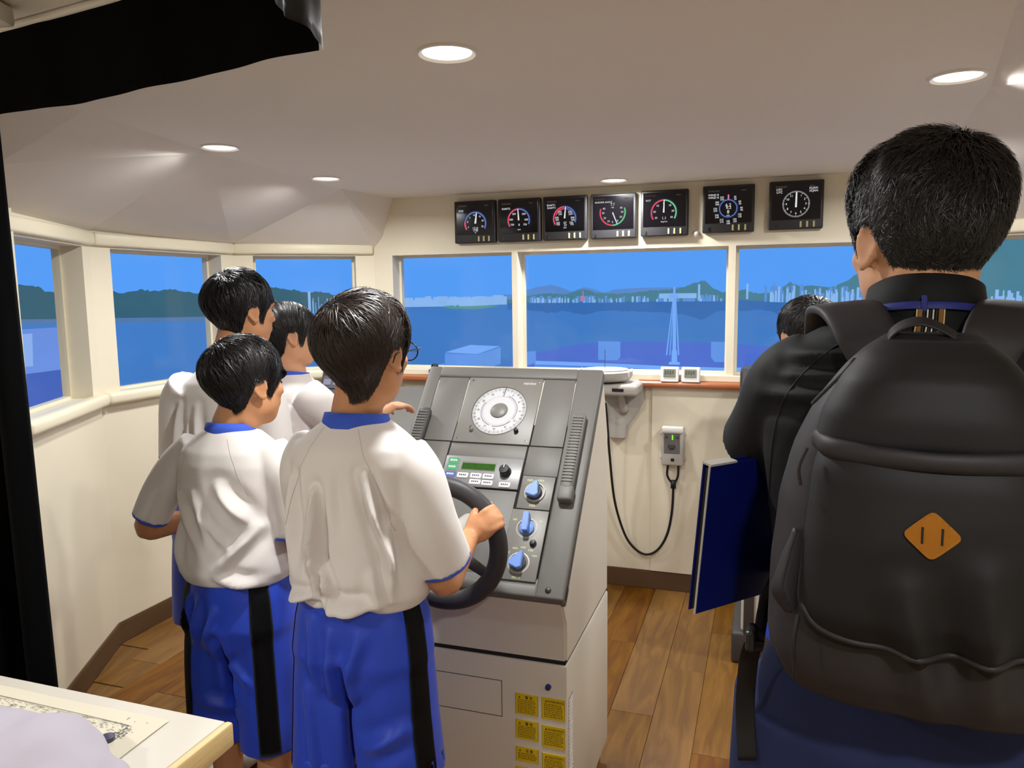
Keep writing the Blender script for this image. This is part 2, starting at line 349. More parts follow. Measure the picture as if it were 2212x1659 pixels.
# ================================================================== projection screen with the simulated harbour view
SCR = dict(
    horizon=[(-73.38, 1.376), (-69.23, 1.369), (-64.59, 1.365), (-60.11, 1.359), (-55.4, 1.356), (-48.67, 1.364), (-39.97, 1.371), (-33.25, 1.398), (-25.47, 1.398), (-19.77, 1.411), (-17.89, 1.416), (-8.41, 1.413), (-0.1, 1.416), (6.33, 1.416), (7.89, 1.419), (13.0, 1.405), (19.33, 1.385), (32.38, 1.396), (35.59, 1.389)],
    hillL1=[(-76.26, 1.597), (-73.12, 1.579), (-71.78, 1.569), (-70.81, 1.555), (-70.05, 1.527), (-69.03, 1.535), (-67.8, 1.526), (-66.11, 1.542), (-64.4, 1.536), (-63.76, 1.521), (-62.87, 1.523), (-61.74, 1.541), (-60.39, 1.534), (-58.54, 1.542), (-57.16, 1.52), (-56.21, 1.513), (-55.24, 1.528), (-53.28, 1.549), (-50.29, 1.56), (-48.52, 1.553), (-47.25, 1.543), (-45.19, 1.525), (-43.89, 1.511), (-42.56, 1.516), (-41.5, 1.502), (-39.91, 1.463), (-38.3, 1.428)],
    mount=[(-22.04, 1.448), (-20.9, 1.479), (-19.47, 1.478), (-17.87, 1.505), (-16.33, 1.532), (-14.51, 1.549), (-13.21, 1.523), (-12.08, 1.494), (-10.55, 1.528), (-9.26, 1.509), (-8.13, 1.484), (-6.74, 1.507), (-3.96, 1.516), (-1.21, 1.517), (1.51, 1.518), (3.66, 1.499)],
    green=[(-20.34, 1.436), (-17.88, 1.463), (-15.2, 1.485), (-12.93, 1.473), (-10.55, 1.514), (-8.98, 1.481), (-6.73, 1.472), (-4.51, 1.481), (-2.85, 1.494), (-0.12, 1.502), (1.51, 1.518), (2.57, 1.551), (3.53, 1.564), (4.17, 1.549), (4.72, 1.508), (5.78, 1.481), (7.71, 1.486), (8.38, 1.496), (8.91, 1.479), (9.94, 1.465), (11.21, 1.47), (12.45, 1.502), (13.33, 1.543), (14.19, 1.514), (15.9, 1.518), (17.35, 1.505), (18.07, 1.51), (18.76, 1.534), (19.46, 1.552), (21.47, 1.653), (24.97, 1.763), (28.31, 1.866), (31.89, 1.945), (35.03, 1.967), (38.21, 1.997)],
    island=[(-28.31, 1.393), (-26.32, 1.402), (-23.76, 1.403), (-20.92, 1.39), (-23.77, 1.368), (-26.9, 1.374)],
    bw=[(-33.05, 1.464), (-28.56, 1.464), (-27.83, 1.453), (-22.84, 1.456), (-21.93, 1.455), (-21.02, 1.461)],
    bwb=[(-33.08, 1.401), (-20.91, 1.404)],
    mast=[(0.37, 1.519), (0.38, 1.45), (0.47, 1.051), (0.49, 0.942)],
    yard=[(-1.42, 1.479), (1.63, 1.446)],
    stayL=[(0.23, 1.433), (-0.46, 1.012)],
    stayR=[(0.55, 1.433), (0.97, 1.013)],
    stayL2=[(0.28, 1.416), (-0.07, 1.012)],
    deck=[(-19.86, 0.954), (-16.98, 1.017), (-14.1, 1.059), (-11.24, 1.09), (-8.4, 1.108), (-2.79, 1.109), (2.69, 1.108), (6.43, 1.105), (9.06, 1.098), (13.16, 1.078), (18.1, 1.036), (22.84, 0.981)],
    deckb=[(-25.67, 0.787), (27.0, 0.817)],
    box1=[(-8.8, 1.115), (-6.09, 1.111), (-6.08, 0.994), (-6.47, 0.969), (-8.8, 0.971)],
    box2=[(4.73, 1.117), (6.54, 1.115), (6.58, 0.969), (5.2, 0.966), (4.76, 1.003)],
    rail=[(-16.69, 0.966), (-6.7, 0.943), (0.0, 0.928), (6.49, 0.927), (10.16, 0.938), (16.22, 0.928)],
    railpiece=[(-17.95, 1.036), (-16.57, 1.042), (-16.52, 0.951), (-17.97, 0.923)],
    d1box_top=[(-27.87, 1.043), (-24.71, 1.096), (-20.99, 1.082), (-23.87, 1.023)],
    d1box_front=[(-27.87, 1.036), (-23.87, 1.02), (-24.48, 0.901), (-27.92, 0.907)],
    d1box_side=[(-23.87, 1.02), (-20.93, 1.074), (-20.96, 0.944), (-23.91, 0.893), (-24.77, 0.894)],
    d1small=[(-29.91, 0.921), (-28.19, 0.958), (-26.48, 0.933), (-26.49, 0.897), (-29.63, 0.903)],
    pyl1=[(3.22, 1.537), (3.25, 1.421)],
    pyl2=[(8.73, 1.535), (8.77, 1.426)],
    redtower=[(-10.67, 1.5), (-10.67, 1.422)],
    bridge=[(-1.47, 1.472), (1.53, 1.436)],
    towerL=[(-43.88, 1.517), (-43.77, 1.376)],
    cityL=[(-43.56, 1.45), (-40.25, 1.358)],
    cityR=[(10.48, 1.395), (20.27, 1.373)],
    cityMid=[(-17.49, 1.42), (7.9, 1.413)],
    cityFar=[(31.53, 1.449), (36.27, 1.384)],
    wing_wall=[(-76.64, 1.317), (-73.27, 1.317), (-69.37, 1.322), (-69.68, 1.065), (-73.22, 1.058), (-76.98, 1.071)],
    wing_side=[(-69.78, 1.32), (-69.34, 1.311), (-69.49, 0.917), (-69.63, 0.975)],
    wing_floor=[(-76.98, 1.071), (-73.22, 1.058), (-69.76, 1.069), (-69.44, 0.888), (-72.71, 0.844), (-77.29, 0.844)],
    wing_sign=[(-73.3, 1.29), (-72.13, 1.292), (-72.3, 1.102), (-73.32, 1.102)],
)
SR = 3.6; SCC = rm(0, -1.5, 0)
def sp(a, z, lay=0):
    r = SR - 0.006 * lay; a = rad(a); return SCC + W2 * (r * math.sin(a)) + H2 * (r * math.cos(a)) + Vector((0, 0, z))
screen = thing('projection_screen', 'curved blue simulator screen showing harbour, hills and ship deck outside the windows', 'screen', rm(0, 2.1, 0))
INV = screen.matrix_basis.inverted()
def sobj(name, quads, m, parent=screen):
    b = B(); V = []; F = []
    for q in quads:
        i = len(V); V.extend([INV @ p for p in q]); F.append(list(range(i, i + len(q))))
    addmesh(b, V, F); return obj(name, b, m, parent, fix=False)
def strip(top, bot, lay, step=0.6):
    a0, a1 = top[0][0], top[-1][0]; n = max(2, int(abs(a1 - a0) / step) + 1)
    xs = sorted(set(list(np.linspace(a0, a1, n)) + [t[0] for t in top]))
    ft = lambda x: np.interp(x, [t[0] for t in top], [t[1] for t in top])
    fb = (lambda x: np.interp(x, [t[0] for t in bot], [t[1] for t in bot])) if not np.isscalar(bot) else (lambda x: bot)
    return [[sp(x0, fb(x0), lay), sp(x1, fb(x1), lay), sp(x1, ft(x1), lay), sp(x0, ft(x0), lay)] for x0, x1 in zip(xs[:-1], xs[1:])]
def rect(a0, a1, z0, z1, lay): return [[sp(a0, z0, lay), sp(a1, z0, lay), sp(a1, z1, lay), sp(a0, z1, lay)]]
def pol(pts, lay): return [[sp(a, z, lay) for a, z in pts]]
def noisy(top, amp, step=0.25):
    xs = np.arange(top[0][0], top[-1][0], step); y = np.interp(xs, [t[0] for t in top], [t[1] for t in top])
    return [(float(x), float(v + amp * RNG.normal())) for x, v in zip(xs, y)]
sobj('picture_sky', strip([(-112, 4.2), (112, 4.2)], -1.2, 0, 2.0), emis('screen_sky', (86, 158, 248), 1.0, 0.03, 0.6))
hz = [(-112, 1.376)] + SCR['horizon'] + [(112, 1.389)]
sobj('picture_water', strip(hz, -1.2, 1, 1.5), emis('screen_water', (67, 125, 199), 1.0, 0.07, 1.4, (1, 1, 4)))
M_HILL1 = emis('screen_hill_dark', (56, 98, 118), 1.0, 0.12, 6); M_HILL2 = emis('screen_hill_haze', (92, 138, 205), 1.0, 0.06, 5)
M_HILL3 = emis('screen_hill_green', (74, 128, 150), 1.0, 0.10, 7); M_SHIP = emis('screen_ship_light', (118, 172, 250), 1.0, 0.05, 4)
M_SHIP2 = emis('screen_ship_mid', (98, 150, 232), 1.0, 0.05, 4); M_DECK = emis('screen_deck', (78, 112, 208), 1.0, 0.06, 3)
M_BLD = emis('screen_building', (138, 184, 240), 1.0, 0.1, 9); M_BLD2 = emis('screen_building_blue', (92, 146, 214), 1.0, 0.1, 9)
M_SHORE = emis('screen_shore', (84, 122, 172), 1.0, 0.1, 8)
sobj('picture_shore', strip([(a, z + 0.012) for a, z in hz[1:7]], [(a, z - 0.03) for a, z in hz[1:7]], 2), M_SHORE)
sobj('picture_hill', strip(noisy([(-112, 1.62)] + SCR['hillL1'], 0.0035), hz, 3, 0.3), M_HILL1)
sobj('picture_mountain', strip(SCR['mount'], hz, 3), M_HILL2)
sobj('picture_green_hill', strip(noisy(SCR['green'] + [(60, 1.99), (112, 1.8)], 0.003), hz, 4, 0.3), M_HILL3)
sobj('picture_island', pol(SCR['island'], 4), emis('screen_island', (88, 150, 150), 1.0, 0.1, 8))
def skyline(a0, a1, n, h, lay, m, nm, wd=(0.12, 0.4)):
    q = []
    for _ in range(n):
        a = random.uniform(a0, a1); w_ = random.uniform(*wd); z0 = float(np.interp(a, [p[0] for p in hz], [p[1] for p in hz]))
        q += rect(a, a + w_, z0 - 0.005, z0 + h * random.uniform(0.35, 1.0), lay)
    o = sobj(nm, q, m); o['kind'] = 'stuff'; return o
skyline(-33.3, -26.6, 40, 0.075, 4, M_BLD, 'picture_warehouse', (0.4, 1.4)); skyline(-26, -21.2, 34, 0.072, 5, M_BLD, 'picture_warehouse', (0.4, 1.3))
skyline(-17.6, 6.0, 90, 0.05, 5, M_BLD2, 'picture_town'); skyline(-17.6, 6.0, 50, 0.04, 6, M_BLD, 'picture_town', (0.08, 0.25))
skyline(10.5, 30.0, 120, 0.13, 5, M_BLD2, 'picture_city', (0.15, 0.4)); skyline(10.8, 30.0, 90, 0.12, 6, M_BLD, 'picture_city', (0.08, 0.25))
skyline(30.0, 40.0, 60, 0.09, 6, M_BLD, 'picture_city', (0.1, 0.35))
skyline(-43.6, -40.0, 26, 0.075, 5, M_BLD2, 'picture_town', (0.08, 0.3)); skyline(-43.6, -40.5, 12, 0.12, 6, M_BLD, 'picture_town', (0.05, 0.1))
for k, wd in (('pyl1', 0.26), ('pyl2', 0.22), ('towerL', 0.3)):
    (a, z0), (a2, z1) = SCR[k]; sobj('picture_tower', rect(a - wd / 2, a + wd / 2, z1, z0, 7), M_BLD)
(a, z0), (_, z1) = SCR['redtower']; sobj('picture_red_tower', rect(a - 0.35, a + 0.2, z1, z0 - 0.04, 7) + rect(a - 0.06, a + 0.06, z1, z0, 7), emis('screen_red', (170, 130, 180)))
(a, z0), (a2, z1) = SCR['bridge']; sobj('picture_bridge', rect(a, a2 + 1.4, z1, z0, 6), M_BLD)
rf = [(float(a), float(np.interp(a, [p[0] for p in hz], [p[1] for p in hz]))) for a in np.arange(-20, 30, 0.3)]
hgt = lambda a: max(0.0, float(np.interp(a, [p[0] for p in SCR['green']], [p[1] for p in SCR['green']])) - float(np.interp(a, [p[0] for p in hz], [p[1] for p in hz])))
sobj('picture_reflection', strip(rf, [(a, z - 0.02 - 0.75 * min(0.2, hgt(a)) - abs(RNG.normal()) * 0.006) for a, z in rf], 2, 0.3), emis('screen_reflection', (58, 110, 180), 1.0, 0.06, 8, (1, 1, 5)))
sobj('picture_deck', strip(SCR['deck'], -0.4, 7, 1.0), M_DECK)
sobj('picture_hatch', pol(SCR['box1'], 8), M_SHIP2); sobj('picture_hatch', pol(SCR['box2'], 8), M_SHIP2)
rl = SCR['rail']; sobj('picture_rail', strip(rl + [(21, 1.02)], [(a, z - 0.030) for a, z in rl] + [(21, 0.99)], 9), M_SHIP)
sobj('picture_rail', strip([(a, z - 0.036) for a, z in rl], [(a, z - 0.05) for a, z in rl], 9), M_SHIP2)
sobj('picture_rail', pol(SCR['railpiece'], 9), M_SHIP2)
def bar(p, q, w0, w1, lay):
    (a0, z0), (a1, z1) = p, q; return [[sp(a0 - w0 / 2, z0, lay), sp(a0 + w0 / 2, z0, lay), sp(a1 + w1 / 2, z1, lay), sp(a1 - w1 / 2, z1, lay)]]
ms = SCR['mast']
sobj('picture_mast', bar(ms[0], ms[1], 0.22, 0.3, 11) + bar(ms[1], ms[2], 0.3, 0.42, 11) + bar(ms[2], ms[3], 0.6, 0.72, 11) + bar((ms[3][0], ms[3][1] + 0.02), ms[3], 1.3, 1.3, 11)
     + rect(ms[1][0] - 0.6, ms[1][0] + 0.5, ms[1][1] - 0.01, ms[1][1] + 0.012, 11)
     + bar(*SCR['stayL'], 0.1, 0.16, 10) + bar(*SCR['stayR'], 0.1, 0.16, 10) + bar(*SCR['stayL2'], 0.08, 0.12, 10), M_SHIP)
sobj('picture_deckhouse', pol(SCR['d1box_front'], 8) + pol(SCR['d1small'], 8), M_SHIP2); sobj('picture_deckhouse', pol(SCR['d1box_top'], 8), M_SHIP)
sobj('picture_deckhouse', pol(SCR['d1box_side'], 8), emis('screen_ship_shade', (100, 152, 228), 1.0, 0.05, 4))
sobj('picture_wing_wall', pol(SCR['wing_wall'], 8), emis('screen_wing', (106, 144, 224), 1.0, 0.08, 2)); sobj('picture_wing_wall', pol(SCR['wing_side'], 9), M_SHIP2)
sobj('picture_wing_floor', pol(SCR['wing_floor'], 9), emis('screen_wing_floor', (66, 100, 190), 1.0, 0.08, 3))
sobj('picture_wing_sign', pol(SCR['wing_sign'], 10), emis('screen_sign', (138, 176, 238)))

# ================================================================== ceiling downlights
M_LAMP = emis('lamp_diffuser', (255, 246, 232), 7.0)
lamps = [((-1.10, -1.52), 'recessed ceiling downlight at the left crease, nearer the black curtain'), ((-1.158, -0.767), 'recessed ceiling downlight above the left front corner facets'),
         ((0.0, -0.21), 'recessed ceiling downlight just above the row of instrument displays'), ((0.03, -2.2), 'large recessed ceiling downlight in the middle of the flat ceiling'),
         ((1.10, -1.60), 'recessed ceiling downlight in the top right corner above the adult'), ((1.158, -0.767), 'recessed ceiling downlight hidden mostly behind the adult\'s hair'),
         ((-1.0, -3.9), 'recessed ceiling downlight out of frame on the left, over the counter'), ((1.0, -3.9), 'recessed ceiling downlight out of frame on the right, behind the backpack')]
for (u, v), lab in lamps:
    o = thing('ceiling_downlight', lab or 'recessed ceiling downlight behind the camera position', 'ceiling light', rm(u, v, ZC), -TH, 'recessed ceiling downlights')
    b = B(); lathe(b, [(0.052, -0.001), (0.060, -0.006), (0.064, -0.004), (0.065, 0.004), (0.052, 0.004)], 36, caps=False); obj('trim_ring', b, M_WHITE, o, smooth=50)
    b = B(); lathe(b, [(0.0005, -0.003), (0.03, -0.003), (0.053, -0.001), (0.053, 0.002)], 36, caps=False); obj('diffuser', b, M_LAMP, o, smooth=True)
    ld = bpy.data.lights.new('lamp', 'AREA'); ld.shape = 'DISK'; ld.size = 0.10; ld.energy = LAMP_W * ((0.66 if v < -1.2 else 0.88) if abs(u) > 0.5 and v > -3 else 1.04); ld.color = LAMP_RGB; ld.spread = LAMP_SPREAD
    lo = bpy.data.objects.new('lamp', ld); COL.objects.link(lo); lo.parent = o; lo.location = (0, 0, -0.012)

# ================================================================== instrument displays over the front windows
M_CASE = mat('display_case', (38, 37, 39), 0.45, var=0.05); M_SCRN = mat('display_glass', (7, 6, 9), 0.12, spec=0.5)
E_W = emis('ink_white', (228, 230, 236)); E_R = emis('ink_red', (222, 84, 104)); E_B = emis('ink_blue', (92, 116, 176)); E_G = emis('ink_green', (112, 200, 142)); E_N = emis('ink_navy', (36, 42, 78)); E_BR = emis('ink_brown', (92, 74, 56)); E_P = emis('ink_pink', (236, 120, 178))
M_GOLD = mat('key_print', (176, 168, 120), 0.4)
DM = Matrix(((1, 0, 0, 0), (0, 0, -1, 0), (0, 1, 0, 0), (0, 0, 0, 1)))     # text plane (x right, y up) -> facing -y
def arc(bm, c, r0, r1, a0, a1, y, n=40):
    """ring sector, clock angles in degrees from 12 o'clock"""
    V = []; F = []
    for i in range(n + 1):
        a = rad(a0 + (a1 - a0) * i / n)
        for r in (r0, r1): V.append((c[0] + r * math.sin(a), y, c[1] + r * math.cos(a)))
    for i in range(n): F.append([2 * i, 2 * i + 1, 2 * i + 3, 2 * i + 2])
    addmesh(bm, V, F); return bm
def needle(bm, c, a, l0, l1, w0, w1, y):
    a = rad(a); d = Vector((math.sin(a), 0, math.cos(a))); n = Vector((d.z, 0, -d.x)); p = Vector((c[0], y, c[1]))
    addmesh(bm, [p + d * l0 - n * w0, p + d * l0 + n * w0, p + d * l1 + n * w1, p + d * l1 - n * w1], [[0, 1, 2, 3]]); return bm
def tx(par, s, x, z, size, m, y=-0.0385, align='CENTER'):
    return text('lettering', s, size, m, par, Matrix.Translation((x, y, z)) @ DM, align)
def display(u, z, lab, draw, w=0.222, h=0.213):
    o = thing('instrument_display', lab, 'display', rm(u + w / 2, 0, z), -TH, 'instrument displays above the front windows')
    b = B(); boxr(b, -w / 2, w / 2, -0.036, 0.0, 0, h, 0.006, 3); obj('housing', b, M_CASE, o, smooth=40)
    b = B(); boxr(b, -w / 2 + 0.012, w / 2 - 0.012, -0.0372, -0.03, 0.042, h - 0.012, 0.001, 1); obj('screen', b, M_SCRN, o)
    for k, x in enumerate((-0.085, 0.022, 0.049, 0.077)):
        b = B(); boxr(b, x - 0.004, x + 0.004, -0.039, -0.034, 0.008, 0.034 if k else 0.024, 0.001, 1); obj('key', b, M_GOLD if k else M_BLACK, o)
    tx(o, 'FURUNO', -0.064, h - 0.026, 0.012, E_BR); tx(o, 'MENU', 0.066, h - 0.026, 0.008, E_BR)
    draw(o); return o
Y0 = -0.0378
def gm(o, m, *fs, name='dial_marks'):
    b = B()
    for f in fs: f(b)
    return obj(name, b, m, o, fix=False)
def rnd(o, c, r, vals, size, m=None, z=0):
    for a, s in vals: tx(o, s, c[0] + r * math.sin(rad(a)), c[1] + r * math.cos(rad(a)), size, m or E_W)
def d_sog(o):
    c = (0.005, 0.098); tx(o, 'SOG', -0.072, 0.163, 0.013, E_W); tx(o, 'SOG', -0.069, 0.151, 0.011, E_B)
    gm(o, E_N, lambda b: arc(b, c, 0.063, 0.065, -125, 120, Y0)); gm(o, E_B, lambda b: arc(b, c, 0.052, 0.060, -78, 118, Y0)); gm(o, E_R, lambda b: arc(b, c, 0.052, 0.060, -122, -79, Y0))
    gm(o, E_W, lambda b: needle(b, c, 8, 0, 0.054, 0.005, 0.0025, Y0 - .001), name='needle')
    rnd(o, c, 0.042, [(-115, '5'), (-78, '0'), (-44, '5'), (-8, '10'), (36, '15'), (72, '20'), (112, '25')], 0.012)
    tx(o, '12.0', 0.004, 0.073, 0.018, E_W); tx(o, '11.80', 0.006, 0.062, 0.012, E_W); tx(o, 'kn', 0.006, 0.052, 0.008, E_W)
def d_shaft(one):
    def f(o):
        c = (0.0, 0.105)
        if one:
            tx(o, 'SHAFT1', -0.068, 0.170, 0.013, E_W); tx(o, 'SHAFT1', -0.066, 0.157, 0.013, E_W)
        else: tx(o, 'SHAFT2', -0.066, 0.163, 0.013, E_W)
        gm(o, E_N, lambda b: arc(b, c, 0.062, 0.064, -130, 125, Y0)); gm(o, E_R, lambda b: arc(b, c, 0.052, 0.059, -122, -2, Y0)); gm(o, E_B, lambda b: arc(b, c, 0.052, 0.059, -2, 112, Y0))
        if one: gm(o, E_R, lambda b: arc(b, c, 0.044, 0.049, -70, -2, Y0)); gm(o, E_B, lambda b: arc(b, c, 0.044, 0.049, -2, 70, Y0))
        gm(o, E_W, lambda b: needle(b, c, 5 if one else -4, 0, 0.056, 0.004, 0.002, Y0 - .001), name='needle')
        rnd(o, c, 0.040, [(-38, '250'), (-84, '500'), (-122, '750'), (42, '250'), (88, '500'), (124, '750')], 0.013)
        if one: rnd(o, (0.002, 0.094), 0.040, [(-38, '250'), (-84, '500'), (-118, '750'), (42, '250'), (88, '500'), (120, '750')], 0.012)
        tx(o, '57' if one else '0', 0.002, 0.082, 0.016, E_W); 
        if one: tx(o, '57', 0.004, 0.070, 0.014, E_W)
        tx(o, 'rpm', 0.002, 0.060, 0.010, E_W)
    return f
def d_rudder(o):
    c = (-0.002, 0.123); tx(o, 'RUDDER ANGLE', -0.046, 0.172, 0.0115, E_W); tx(o, '7.7', -0.002, 0.160, 0.017, E_W); tx(o, 'deg', -0.002, 0.147, 0.009, E_W)
    gm(o, E_R, lambda b: arc(b, c, 0.057, 0.064, -180, -72, Y0)); gm(o, E_G, lambda b: arc(b, c, 0.057, 0.064, 70, 180, Y0))
    gm(o, E_W, lambda b: needle(b, c, 158, 0, 0.060, 0.003, 0.002, Y0 - .001), name='needle')
    rnd(o, c, 0.046, [(-66, '40'), (-92, '30'), (-124, '20'), (-154, '10'), (180, '0'), (152, '10'), (120, '20'), (90, '30'), (64, '40')], 0.013)
def d_rot(o):
    c = (-0.002, 0.108); tx(o, 'ROT', -0.074, 0.165, 0.012, E_W)
    gm(o, E_N, lambda b: arc(b, c, 0.064, 0.066, -128, 128, Y0)); gm(o, E_R, lambda b: arc(b, c, 0.054, 0.061, -122, -1, Y0)); gm(o, E_G, lambda b: arc(b, c, 0.054, 0.061, -1, 120, Y0))
    gm(o, E_W, lambda b: needle(b, c, 2, 0, 0.058, 0.004, 0.002, Y0 - .001), name='needle')
    rnd(o, c, 0.043, [(-42, '10'), (-84, '20'), (-124, '30'), (0, '0'), (42, '10'), (82, '20'), (122, '30')], 0.013)
    tx(o, '1.1', 0.0, 0.082, 0.018, E_W); tx(o, 'deg/min', 0.0, 0.066, 0.010, E_W)
def d_wind(o):
    c = (0.0, 0.108); tx(o, 'WIND R', -0.066, 0.170, 0.013, E_W); tx(o, 'WIND R', -0.066, 0.158, 0.013, E_W)
    gm(o, E_B, lambda b: arc(b, c, 0.036, 0.041, 0, 360, Y0)); gm(o, E_N, lambda b: arc(b, c, 0.044, 0.046, 0, 360, Y0)); gm(o, E_P, lambda b: needle(b, c, 0, 0.040, 0.062, 0.003, 0.003, Y0 - .001))
    rnd(o, c, 0.058, [(a, str(a % 360)) for a in (30, 60, 90, 120, 150, 180, 210, 240, 270, 300, 330)], 0.0115)
    rnd(o, (0.001, 0.098), 0.058, [(a, str(a % 360)) for a in (30, 60, 90, 120, 150, 180, 210, 240, 270, 300, 330)], 0.0115)
    tx(o, '6.2', 0, 0.122, 0.021, E_W); tx(o, '6.2', 0.002, 0.112, 0.019, E_W); tx(o, '8', 0, 0.092, 0.022, E_W); tx(o, 'm/s', 0, 0.077, 0.010, E_W)
def d_clock(o):
    c = (0.0, 0.110); tx(o, 'UTC', -0.072, 0.175, 0.013, E_W); tx(o, 'UTC', -0.071, 0.163, 0.013, E_W); tx(o, '10.JAN', 0.070, 0.177, 0.013, E_W); tx(o, '10.JAN', 0.071, 0.165, 0.013, E_W)
    gm(o, E_W, *[(lambda b, k=k: needle(b, c, k * 6, 0.052 if k % 5 else 0.049, 0.058, 0.0009, 0.0009, Y0)) for k in range(60)])
    gm(o, E_W, lambda b: needle(b, c, 1, -0.014, 0.052, 0.004, 0.003, Y0 - .001), name='needle')
    rnd(o, c, 0.041, [(30 * k, str(k)) for k in range(1, 12)], 0.013)
zb = 1.749
display(-0.862, zb, 'leftmost black display showing speed 12.0 on a blue arc gauge', d_sog)
display(-0.624, zb, 'black display marked SHAFT2 with a red and blue arc reading 0', d_shaft(False))
display(-0.387, zb, 'black display marked SHAFT1 with double red and blue arcs', d_shaft(True))
display(-0.147, zb, 'black RUDDER ANGLE display with a needle pointing to lower right', d_rudder)
display(0.096, zb + 0.004, 'black ROT display with red and green arc reading 1.1', d_rot)
display(0.383, zb + 0.010, 'black WIND R display with ring of bearing numbers around 6.2', d_wind, 0.230)
display(0.675, zb + 0.014, 'rightmost black display showing an analogue UTC clock face', d_clock, 0.230)
b = B(); lathe(b, [(0.016, 0), (0.016, 0.006), (0.010, 0.014), (0.001, 0.016)], 20, Matrix.Translation(rm(0.352, 0, 1.758)) @ Matrix.Rotation(-TH, 4, 'Z') @ Matrix.Rotation(rad(90), 4, 'X'))
tag(obj('wall_button', b, M_WHITE, smooth=50), 'small round white button on the wall below the displays', 'button')

# ================================================================== steering stand
SP = Vector((0.130, 1.823, 0))           # front right foot of the stand
stand = thing('steering_stand', 'grey topped ship steering console with cream cabinet in the centre', 'steering console', SP, -TH)
SW, SD = 0.545, 0.52
b = B(); boxr(b, -SW + 0.02, -0.02, 0.03, SD - 0.02, 0.0, 0.07); obj('plinth', b, M_BASE, stand)
b = B(); boxr(b, -SW, 0, 0, SD, 0.062, 0.560, 0.006, 2); obj('lower_cabinet', b, M_BODY, stand, smooth=40)
b = B(); prism(b, [(0.004, 0.566), (SD, 0.566), (SD, 1.06), (0.455, 1.245), (0.395, 1.235), (-0.035, 0.742), (-0.03, 0.725), (0.0, 0.672), (0.004, 0.64)], -SW + 0.002, -0.002, axis='x')
bmesh.ops.bevel(b, geom=b.edges[:], offset=0.006, segments=2, affect='EDGES'); obj('upper_cabinet', b, M_BODY, stand, smooth=40)
b = B(); boxr(b, -SW + 0.006, -0.006, 0.006, SD - 0.006, 0.556, 0.570); obj('seam_gap', b, M_GAP, stand)
# front door outline, key lock, labels
b = B()
for (x0, x1, z0, z1) in ((-0.367, -0.175, 0.4955, 0.497), (-0.367, -0.175, 0.397, 0.3985), (-0.3675, -0.366, 0.397, 0.497), (-0.176, -0.1745, 0.397, 0.497)): boxr(b, x0, x1, -0.0006, 0.002, z0, z1)
obj('access_panel_joint', b, M_GAP, stand)
b = B(); lathe(b, [(0.0075, 0), (0.0075, 0.006), (0.006, 0.009), (0.0005, 0.0095)], 20, Matrix.Translation((-0.049, 0, 0.500)) @ Matrix.Rotation(rad(90), 4, 'X')); obj('lock', b, mat('blue_lock', (44, 54, 120), 0.25, 0.4), stand, smooth=50)
M_YEL = mat('yellow_label', (214, 182, 20), 0.5, var=0.04); M_INK = mat('label_ink', (84, 66, 14), 0.6)
def label_plate(x0, x1, z0, z1, head, seed):
    b = B(); boxr(b, x0, x1, -0.0012, 0.0, z0, z1); o = obj('warning_label', b, M_YEL, stand)
    rr = random.Random(seed); b = B(); t = 0.0007
    boxr(b, x0, x0 + t, -0.0016, -0.001, z0, z1); boxr(b, x1 - t, x1, -0.0016, -0.001, z0, z1)
    if head: prism(b, [(x0 + 0.008, z1 - 0.012), (x0 + 0.014, z1 - 0.012), (x0 + 0.011, z1 - 0.006)], -0.0016, -0.001)
    z = z1 - 0.018
    while z > z0 + 0.004:
        x = x0 + 0.006
        while x < x1 - 0.008:
            w_ = rr.uniform(0.002, 0.006); boxr(b, x, min(x + w_, x1 - 0.005), -0.0016, -0.001, z, z + 0.0016); x += w_ + rr.uniform(0.001, 0.002)
        z -= 0.0048
    obj('print', b, M_INK, o)
    if head: text('lettering', head, 0.009, M_INK, o, Matrix.Translation(((x0 + x1) / 2 + 0.006, -0.0016, z1 - 0.0095)) @ DM)
for i, (x0, x1, z0, z1, hd) in enumerate([(-0.138, -0.077, 0.413, 0.470, '警 告'), (-0.138, -0.077, 0.345, 0.398, '警 告'), (-0.138, -0.077, 0.282, 0.323, '注 意'), (-0.138, -0.077, 0.215, 0.268, '注 意'),
      (-0.067, -0.006, 0.412, 0.470, 'WARNING'), (-0.067, -0.006, 0.335, 0.394, 'WARNING'), (-0.067, -0.006, 0.258, 0.318, 'CAUTION'), (-0.067, -0.006, 0.19, 0.245, 'CAUTION')]):
    label_plate(x0, x1, z0, z1, hd, i)
# ventilation louvres on the right side, close to the front edge
b = B(); boxr(b, -0.002, 0.0006, 0.012, 0.055, 0.21, 0.47); vent = obj('vent', b, M_LGREY, stand)
for k in range(24):
    b = B(); box(b, (0.001, 0.0335, 0.222 + k * 0.0103), (0.003, 0.036, 0.004), M=None); obj('louvre', b, M_WHITE, vent)
# sloping top: local frame x = across, y = up the slope, z = out of the panel
SL = math.atan2(0.512, 0.47)
PN = Matrix.Translation((0, -0.05, 0.756)) @ Matrix.Rotation(SL, 4, 'X')
top = bpy.data.objects.new('console_top', None)
b = B(); boxr(b, -SW - 0.004, 0.004, -0.002, 0.70, -0.040, -0.008, 0.008, 3, M=PN)
